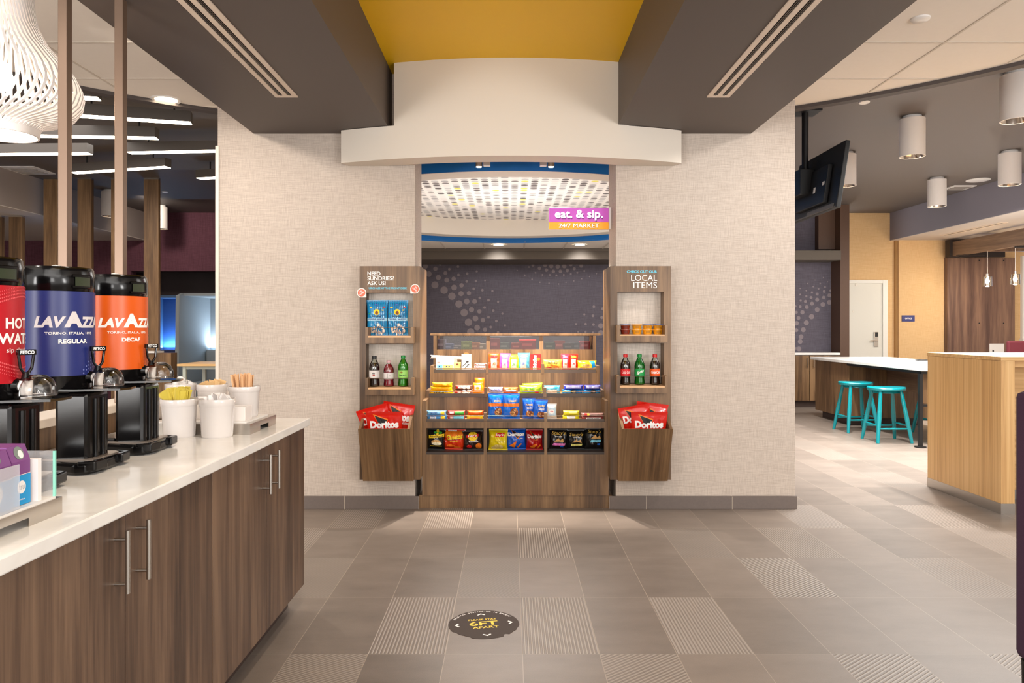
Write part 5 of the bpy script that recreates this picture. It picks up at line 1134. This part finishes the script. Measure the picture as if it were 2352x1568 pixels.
bag('candy_bag', 'yellow and blue candy bag at the right end of the top open shelf', 'candy bag', px(1348, 5.86), 5.86, Z1, 44/F*5.86, .080, .045, foil('yellow2', (246, 204, 30)), [(('poly', [(.2, .95), (.8, .95), (.95, .35), (.55, .25), (.5, .6)]), P('print azure', (0, 150, 220), .5)), (('ell', -.1, .5, .45, .15), cT), (('txt', 'SWEDISH', -.05, .2, 1.0, .12), cR), (('rect', -.95, -.5, .05, .2), cB)], seed=69, group=G1)
# ------------------------------------------------------------------ side towers
def tower(label, side):
    m = side   # -1 left, +1 right ; mirror helper about the display centre
    if m < 0: xo, xi = px(826, 5.15), px(965, 5.15)
    else: xo, xi = px(1541, 5.15), px(1402, 5.15)
    lo, hi = min(xo, xi), max(xo, xi); ZT_, ZB_ = pz(611, 5.15), pz(1101, 5.15)
    t = thing('display_tower', label, 'display tower', ((lo+hi)/2, YB, ZB_), group='walnut display towers')
    # frame with two windows
    if m < 0: wx0, wx1, ya, yb_, yc, yd = px(840, 5.15), px(949, 5.15), 672, 752, 790, 872
    else: wx0, wx1, ya, yb_, yc, yd = px(1418, 5.15), px(1525, 5.15), 670, 746, 788, 862
    z = [pz(v, 5.15) for v in (ya, yb_+20, yc, yd+20)]
    f = MB().box(lo, wx0, 5.15, YB-.001, ZB_, ZT_).box(wx1, hi, 5.15, YB-.001, ZB_, ZT_).box(wx0, wx1, 5.15, YB-.001, z[0], ZT_).box(wx0, wx1, 5.15, YB-.001, z[2], z[1]).box(wx0, wx1, 5.15, YB-.001, ZB_, z[3])
    part(t, 'frame', f, WALNUT2, world=True)
    part(t, 'window_back', MB().box(wx0, wx1, YB-.004, YB-.001, z[3], z[0]), LINENB, world=True, label='pale linen back of the tower windows')
    # panel running back into the opening
    a, b = (xi-.0005, xi+.022) if m < 0 else (xi-.022, xi+.0005)
    if m < 0: part(t, 'side_panel', MB().box(OL+.004, xi, YB, 5.55, ZB_, ZT_), WALNUT2, world=True)
    else: part(t, 'side_panel', MB().box(xi, OR_-.004, YB, 5.55, ZB_, ZT_), WALNUT2, world=True)
    # shelf boxes
    def shelf(xa, xb, y_top, y_floor0, y_floor1, y_bot):
        Y = 5.05; XA, XB = px(xa, Y), px(xb, Y); g = .019
        zt, zf, zfl, zb = pz(y_top, Y), pz(y_floor0, Y), pz(y_floor1, Y), pz(y_bot, Y)
        sx = part(t, 'shelf_box', MB().box(XA, XB, Y, Y+.014, zb, zfl).box(XA, XA+g, Y, 5.149, zfl, zt).box(XB-g, XB, Y, 5.149, zfl, zt).box(XA, XA+g, Y+.014, 5.149, zb, zfl).box(XB-g, XB, Y+.014, 5.149, zb, zfl).box(XA+g, XB-g, Y+.014, 5.149, zb, zfl-.004), WALNUT2, world=True)
        link_mesh('birch_insert', MB().box(XA+g, XB-g, Y+.002, 5.262, zfl, zf-.006), BARE, sx, off=tuple(t.location))
        link_mesh('rail', MB().tube((XA+g, Y+.004, zt-.002), (XB-g, Y+.004, zt-.002), .0025, n=8), SHINE, sx, off=tuple(t.location))
        return zf-.006, XA+g, XB-g
    if m < 0: s1 = shelf(839, 950, 751, 769, 775, 788); s2 = shelf(839, 950, 868, 888, 894, 907)
    else: s1 = shelf(1417.5, 1533.5, 746, 766, 771, 785); s2 = shelf(1417.5, 1533.5, 863, 884, 890, 903)
    # flared bin
    Yf, Zf, Yb2, Zb2 = 4.93, pz(985, 4.93), 5.10, ZB_
    if m < 0: X0_, X1_ = px(822, 4.93), px(941, 4.93)
    else: X0_, X1_ = px(1429, 4.93), px(1546, 4.93)
    g = .018; zs = pz(940, 5.14)
    bn = MB()
    bn.prism([(Yf, Zf), (Yf+.018, Zf), (Yb2+.018, Zb2), (Yb2, Zb2)], 'X', X0_, X1_)
    for xa, xb in ((X0_, X0_+g), (X1_-g, X1_)): bn.prism([(Yf+.018, Zf), (5.148, zs), (5.148, Zb2), (Yb2+.018, Zb2)], 'X', xa, xb)
    bn.box(X0_+g, X1_-g, 5.05, 5.148, .375, .385).box(X0_+g, X1_-g, Yb2+.018, 5.148, Zb2, Zb2+.015)
    part(t, 'bin', bn, WALNUTF, world=True, label='flared open-topped bin')
    return t, s1, s2, (X0_+g, X1_-g)
tl, l1, l2, lb = tower('left walnut display tower with sundries lettering', -1)
tr, q1, q2, rb_ = tower('right walnut display tower with local items lettering', 1)
def wtxt(t, name, rows, Y):
    prints(t, name, [(('txt', s, px(x, Y)-t.location.x, pz(y, Y)-t.location.z, w/F*Y, h/F*Y, o), m) for s, x, y, w, h, o, m in rows], lambda x, z, i: (x, Y-.0008-t.location.y, z))
YT_ = 5.15
wtxt(tl, 'lettering', [('NEED', 859, 628, 30, 9, {'bold': .02}, WHITET), ('SUNDRIES?', 874.5, 639, 61, 9.5, {'bold': .02}, WHITET), ('ASK US!', 865, 650, 42, 9, {'bold': .02}, WHITET), ('URCHASE AT THE FRONT DESK', 891, 661.5, 88, 4.6, {'bold': .04}, BLUET)], YT_)
wtxt(tr, 'lettering', [('CHECK OUT OUR', 1474.5, 623.5, 70, 6.5, {'bold': .05}, BLUET), ('LOCAL', 1479.5, 638, 60, 14, {'bold': 0}, WHITET), ('ITEMS', 1482, 654.5, 54, 14, {'bold': 0}, WHITET)], YT_)
OC = P('coral sticker', (232, 96, 56), .4)
def sticker(x, y, flip):
    r = 10.8/F*5.14; X, Z = px(x, 5.14)-tl.location.x, pz(y, 5.14)-tl.location.z; yb = 5.15-tl.location.y
    s = part(tl, 'sticker', MB().prism([(X+r*math.cos(a), Z+r*math.sin(a)) for a in [2*math.pi*k/36 for k in range(36)]], 'Y', yb-.004, yb-.0005).prism([(X+flip*r, Z), (X+flip*r, Z-r), (X, Z-r)], 'Y', yb-.0039, yb-.0006), P('sticker white', (240, 234, 228), .5), label="round coral and white sticker with a tail")
    mb = MB(); stamp(mb, ('ell', X, Z, r*.82, r*.82), lambda a, b: (a, yb-.0044, b)); k0 = len(mb.f)
    ux, uz = -math.sin(math.radians(flip*38)), math.cos(math.radians(flip*38)); stamp(mb, ('txt', "I'M", X+ux*r*.34, Z+uz*r*.34, r*.5, r*.28, {'rot': flip*38, 'bold': .03}), lambda a, b: (a, yb-.005, b), 1); stamp(mb, ('txt', 'LOCAL', X-ux*r*.1, Z-uz*r*.1, r*1.15, r*.34, {'rot': flip*38, 'bold': .03}), lambda a, b: (a, yb-.005, b), 1)
    link_mesh('sticker_print', mb, [OC, WHITET], s)
sticker(830, 672, 1); sticker(953, 663, -1)
# treat bags on the left tower
for i, (x0, x1, lab) in enumerate(((842, 891, 'blue striped pet treat bag, left one on the sundries tower'), (889, 938, 'blue striped pet treat bag, right one on the sundries tower'))):
    art = []
    for k in range(9): art.append((('rect', -.92+k*.21, -.85+k*.21, .02, .97), P('print deep blue', (14, 92, 140), .5), 0))
    art += [(('ell', .0, .66, .30, .085), cY), (('ell', 0, .64, .16, .055), cBr), (('txt', 'BANGERS', 0, .545, .9, .035), cK), (('rect', -1.0, 1.0, .415, .50), P('print pale blue band', (168, 212, 230), .5)), (('txt', 'ORIGINAL BANGERS', 0, .462, 1.7, .045), cN),
             (('rect', -.7, -.45, .78, .80), cY), (('rect', .5, .7, .70, .73), cY), (('rect', -.8, -.6, .60, .63), cG), (('rect', .6, .8, .78, .81), cR), (('rect', -.2, .1, .86, .88), P('print violet', (110, 80, 190), .5))]+pile(.05, .17, .66, .14, 24, 3); art = [a_ if len(a_) > 2 else (a_[0], a_[1], k_-8) for k_, a_ in enumerate(art)]
    bagp('treat_bag', lab, 'pet treat bag', x0, x1, 689, 5.18+.010*i, l1[0], .05, foil('teal blue', (30, 134, 186)), art, seed=70+i, group='blue pet treat bags', tilt=.0)
# bottles
def bottle(label, x, Y, z0, ztop, r, liquid, cap, labcol, art, glassy=None, fill=.78, name='soda_bottle', waist=True):
    h = ztop-z0; t = thing(name, label, 'bottle', (px(x, Y), Y, z0))
    R = lambda f_: r*f_
    pr_ = [(0, 0), (R(.72), 0), (R(.95), h*.03), (R(1), h*.10), (R(.90), h*.22), (R(.96), h*.30), (R(.96), h*.52), (R(1.0), h*.60), (R(.92), h*.70), (R(.6), h*.82), (R(.36), h*.89), (R(.36), h*.92)]
    lq = []
    for a, b in pr_:
        if b <= h*fill: lq.append((a*.97, b+.0005))
    # close the liquid at its level
    for (a0_, b0_), (a1_, b1_) in zip(pr_, pr_[1:]):
        if b0_ <= h*fill < b1_: f_ = (h*fill-b0_)/(b1_-b0_); lq.append(((a0_+(a1_-a0_)*f_)*.97, h*fill)); break
    lq.append((0, h*fill))
    part(t, 'drink', MB().lathe(lq, n=28), liquid, smooth=True)
    part(t, 'bottle_shell', MB().lathe(pr_, n=28), glassy or clear('clear pet', (240, 244, 240), .06), smooth=True)
    part(t, 'cap', MB().lathe([(R(.36), h*.90), (R(.44), h*.905), (R(.44), h*.99), (R(.38), h), (0, h)], n=24), cap, smooth=True)
    part(t, 'paper_label', MB().lathe([(R(.985), h*.29), (R(.985), h*.53)], n=36), labcol, smooth=True)
    fnc = lambda x_, z, i: (math.sin(x_)*(r*.985+.0006+.0002*i), -math.cos(x_)*(r*.985+.0006+.0002*i), z*h)
    if art: prints(t, 'lettering', art, fnc, step=.15)
    return t
cola = P('cola', (44, 14, 10), .1, coat=.5); green_liq = P('green soda', (0, 140, 60), .1, coat=.5); lime_liq = P('ginger ale green', (96, 180, 60), .1, coat=.5)
YBt = 5.155
zl = l2[0]
bottle('dark cola bottle with white label and black cap, left tower', 860, YBt, zl, pz(817, YBt), .0365, cola, BLACK, P('white paper label', (214, 208, 206), .5), [(('txt', 'diet', 0, .44, .6, .05, {'shear': .3}), cK), (('ell', .05, .38, .25, .03), P('print brick red', (170, 60, 50), .5))])
bottle('magenta vitamin drink bottle with white label, left tower', 893, YBt, zl, pz(827, YBt), .0365, P('magenta drink', (150, 10, 40), .1, coat=.5), P('pale pink cap', (206, 160, 164), .4), P('white paper label', (214, 208, 206), .5), [(('rect', -.2, .0, .32, .50), P('print grey', (150, 146, 142), .5)), (('txt', 'xxx', .4, .42, .4, .06), P('print grey', (150, 146, 142), .5))], name='vitamin_drink_bottle', fill=.86)
bottle('lime green ginger ale bottle with green cap, left tower', 926, YBt, zl, pz(816, YBt), .0355, lime_liq, P('green cap', (0, 130, 50), .4), P('lime paper label', (150, 206, 100), .5), [(('txt', "Seagram's", 0, .37, 1.6, .06), P('print deep green', (20, 90, 40), .5)), (('ell', -.2, .46, .25, .03), P('print olive', (130, 110, 20), .5))], glassy=clear('green pet', (150, 220, 120), .06))
zr_ = q2[0]
bottle('cola bottle with red label and red cap, left one on the right tower', 1436.5, YBt, zr_, pz(813, YBt), .0345, cola, P('red cap', (206, 20, 20), .4), P('cola red label', (206, 16, 24), .5), [(('txt', 'Coca-Cola', 0, .42, 1.9, .10, {'shear': .3, 'bold': .0}), cW)])
bottle('green lemon-lime soda bottle, middle one on the right tower', 1469, YBt, zr_, pz(813, YBt), .0365, green_liq, P('green cap', (0, 130, 50), .4), P('green paper label', (0, 150, 70), .5), [(('txt', 'Sprite', 0, .42, 1.4, .11, {'shear': .25, 'bold': .03, 'rot': 4}), cW)], glassy=clear('deep green pet', (110, 220, 150), .06))
bottle('cola bottle with orange vanilla label, right one on the right tower', 1504, YBt, zr_, pz(813, YBt), .0355, cola, P('red cap', (206, 20, 20), .4), P('cola orange label', (226, 84, 14), .5), [(('txt', 'Coca-Cola', 0, .42, 1.9, .10, {'shear': .3}), cW)])
# spread cups stacked two high
cups = [(1436, (128, 40, 26), 'dark red'), (1462.5, (222, 150, 20), 'amber'), (1487, (222, 150, 20), 'amber'), (1511, (222, 150, 20), 'amber')]
words = ('leftmost', 'second from left', 'third from left', 'rightmost')
for i, (x, col, cn) in enumerate(cups):
    for lv in range(2):
        r = .035; h = .034
        if lv == 1 and False: continue
        t = thing('snack_cup', ('lower ', 'upper ')[lv]+cn+' snack cup in the '+words[i]+' stack on the right tower', 'snack cup', (px(x, 5.155), 5.155, q1[0]+lv*(h+.001)), group='snack cups on the right tower')
        part(t, 'cup', MB().lathe([(0, 0), (r*.8, 0), (r*.92, h*.8), (r*.95, h*.9)], n=28), P('snack cup '+cn, col, .3, coat=.3), smooth=True)
        part(t, 'foil_lid', MB().lathe([(r*.92, h*.9), (r*1.08, h*.9), (r*1.08, h), (0, h)], n=28), P('blue foil lid', (84, 96, 150), .3, .4) if lv and i != 1 else P('cup rim '+cn, tuple(min(255, v+24) for v in col), .3))
        prints(t, 'printed_design', [(('rect', -.5, .5, .25, .65), P('print cup '+cn, tuple(int(v*.8) for v in col), .5))], lambda x_, z, j, r=r, h=h: (math.sin(x_)*r*(.80+.15*z)+0, -math.cos(x_)*(r*(.80+.15*z)+.0008), z*h), step=.15)
# chip bags in the tower bins
def dor():
    return [(('poly', [(-.62, .96), (.22, .86), (.15, .78), (-.25, .74)]), cO), (('poly', [(-.54, .935), (.16, .845), (.12, .78), (-.25, .74)]), cK), (('txt', 'Doritos', 0, .755, 1.62, .15, {'bold': .055}), cW), (('txt', 'NACHO CHEESE', .5, .64, .6, .04), cW), (('poly', [(-.6, .2), (.2, .36), (.3, .28), (-.1, .08)]), cO)]
RED_ = foil('tomato red', (206, 28, 14))
for (x0b, x1b), nm, xs in ((lb, 'left tower bin', [(887, 5.105, .28, 968), (889, 5.075, .02, 0), (901, 5.12, -.15, 0)]), (rb_, 'right tower bin', [(1471, 5.105, .17, 0), (1486, 5.075, -.0, 0), (1483, 5.12, -.12, 0)])):
    for k, (x, Y, tl_, _) in enumerate(xs):
        zc = (.42, .388, .41)[k]
        bag('chip_bag', ('left leaning', 'front upright', 'right leaning rear')[k]+' red tortilla chip bag in the '+nm, 'chip bag', px(x, Y)+(.0, 0, .0)[k]*1-math.sin(tl_)*-.0, Y, zc, (.22, .25, .22)[k], (.345, .345, .365)[k], .036, RED_, dor(), seed=80+k, group='red chip bags in the tower bins', tilt=-tl_, lean=(.16, .26, .08)[k])
# ------------------------------------------------------------------ hanging sign and track lamps
YS = 5.46
t = thing('market_sign', 'magenta and orange illuminated market sign in the opening', 'sign', (px(1329, YS), YS, pz(526, YS)))
sx0, sx1, sz0, szm, sz1 = px(1261, YS), px(1398, YS), pz(526, YS), pz(510, YS), pz(477, YS)
part(t, 'upper_panel', MB().box(sx0, sx1, YS, YS+.035, szm, sz1), P('magenta sign face', (186, 76, 178), .4, emit=.25), world=True, bevel=.002)
part(t, 'lower_panel', MB().box(sx0, sx1, YS, YS+.035, sz0, szm), P('amber sign face', (240, 160, 16), .4, emit=.22), world=True, bevel=.002)
part(t, 'bracket', MB().box(sx1, px(1404, YS), YS+.005, YS+.03, pz(526, YS), pz(476, YS)), WHITEP, world=True)
lx, lz = (sx0+sx1)/2, (szm+sz1)/2
prints(t, 'lettering', [(('txt', 'eat. & sip.', lx+.004-t.location.x, pz(497, YS)-t.location.z, 110/F*YS, 24/F*YS, {'bold': .02}), P('letter shade', (130, 50, 130), .5)), (('txt', 'eat. & sip.', lx-t.location.x, pz(494, YS)-t.location.z, 110/F*YS, 24/F*YS, {'bold': .02}), P('lit white letter', (255, 250, 250), .5, emit=.8)),
                        (('txt', '24/7 MARKET', lx+.002-t.location.x, pz(519.5, YS)-t.location.z, 92/F*YS, 9.5/F*YS, {'bold': 0}), P('letter shade amber', (190, 110, 0), .5)), (('txt', '24/7 MARKET', lx-t.location.x, pz(518, YS)-t.location.z, 92/F*YS, 9.5/F*YS, {'bold': 0}), P('lit white letter', (255, 250, 250), .5, emit=.8))], lambda x, z, i: (x, -.002-.001*i, z))
for lab, x, sg in (('small steel track lamp on the left above the opening', 1100, 1), ('small steel track lamp on the right above the opening', 1266, -1)):
    t = thing('track_lamp', lab, 'spot lamp', (px(x, 5.6), 5.6, 2.56), group='track lamps above the opening')
    part(t, 'head', MB().tube((0, 0, .03), (0, 0, -.055), .026), SHINE, smooth=True)
    part(t, 'driver_box', MB().box(sg*.035-.0, sg*.035+sg*.05, -.03, .03, -.048, -.0) if sg > 0 else MB().box(-.085, -.035, -.03, .03, -.048, 0), P('lamp box', (196, 186, 178), .4))
    part(t, 'stem', MB().tube((0, 0, .03), (0, 0, .46), .006), STEEL)
    part(t, 'lens', MB().tube((0, 0, -.056), (0, 0, -.057), .02), LAMP)
# ------------------------------------------------------------------ floor decal
DX, DYc = px(1111, 1.29*F/(1436-HY)), 1.29*F/(1433-HY)
t = thing('floor_decal', 'worn round brown floor sticker asking to stay six feet apart', 'floor sticker', (DX, DYc, 0), math.radians(9))
r_ = random.Random(4); pts = []; R = .154
for k in range(90):
    a = 2*math.pi*k/90; q = R
    if 205 < math.degrees(a) < 240: q = R-.006-.003*r_.random()
    if 296 < math.degrees(a) < 308: q = R-.014-.004*r_.random()
    if 308 < math.degrees(a) < 345: q = R-.005*r_.random()
    if 108 < math.degrees(a) < 150: q = R-.004*r_.random()
    pts.append((q*math.cos(a), q*math.sin(a)))
part(t, 'disc', MB().prism(pts, 'Z', .0004, .0012), P('brown vinyl', (66, 54, 48), .8, noise_amt=.05, nscale=80))
it = [(('txt', 'PLEASE STAY', 0, .049, .125, .017, {'bold': .02}), cY), (('txt', '6FT', 0, .006, .125, .046, {'bold': .02}), cY), (('txt', 'APART', .004, -.036, .115, .022, {'bold': .02}), cY)]
for a in (90, 0, 180, 270):
    ca, sa = math.cos(math.radians(a)), math.sin(math.radians(a)); rot = lambda x, y: (x*ca-y*sa, x*sa+y*ca)
    it.append((('poly', [rot(.128-.0, 0), rot(.112, .019), rot(.106, .014), rot(.117, 0), rot(.106, -.014), rot(.112, -.019)][:]), WHITET)) if a != 90 else it.append((('poly', [rot(.118, 0), rot(.102, .019), rot(.096, .014), rot(.107, 0), rot(.096, -.014), rot(.102, -.019)]), WHITET))
prints(t, 'lettering', it, lambda x, z, i: (x, z, .0016))
mb = MB(); s = 'PHYSICAL DISTANCING IN EFFECT'; n_ = len(s)
for k, ch in enumerate(s):
    if ch == ' ': continue
    a = math.radians(152-(124*k/(n_-1))); vs_, fs_ = glyphs(ch, .03, 0); ww = .0085 if ch != 'I' else .0025; hh = .011
    cx, cy = math.cos(a)*.139, math.sin(a)*.139; th_ = a-math.pi/2
    mb.add([(cx+x*ww*math.cos(th_)-y*hh*math.sin(th_), cy+x*ww*math.sin(th_)+y*hh*math.cos(th_), .0016) for x, y in vs_], fs_)
part(t, 'rim_lettering', mb, WHITET)
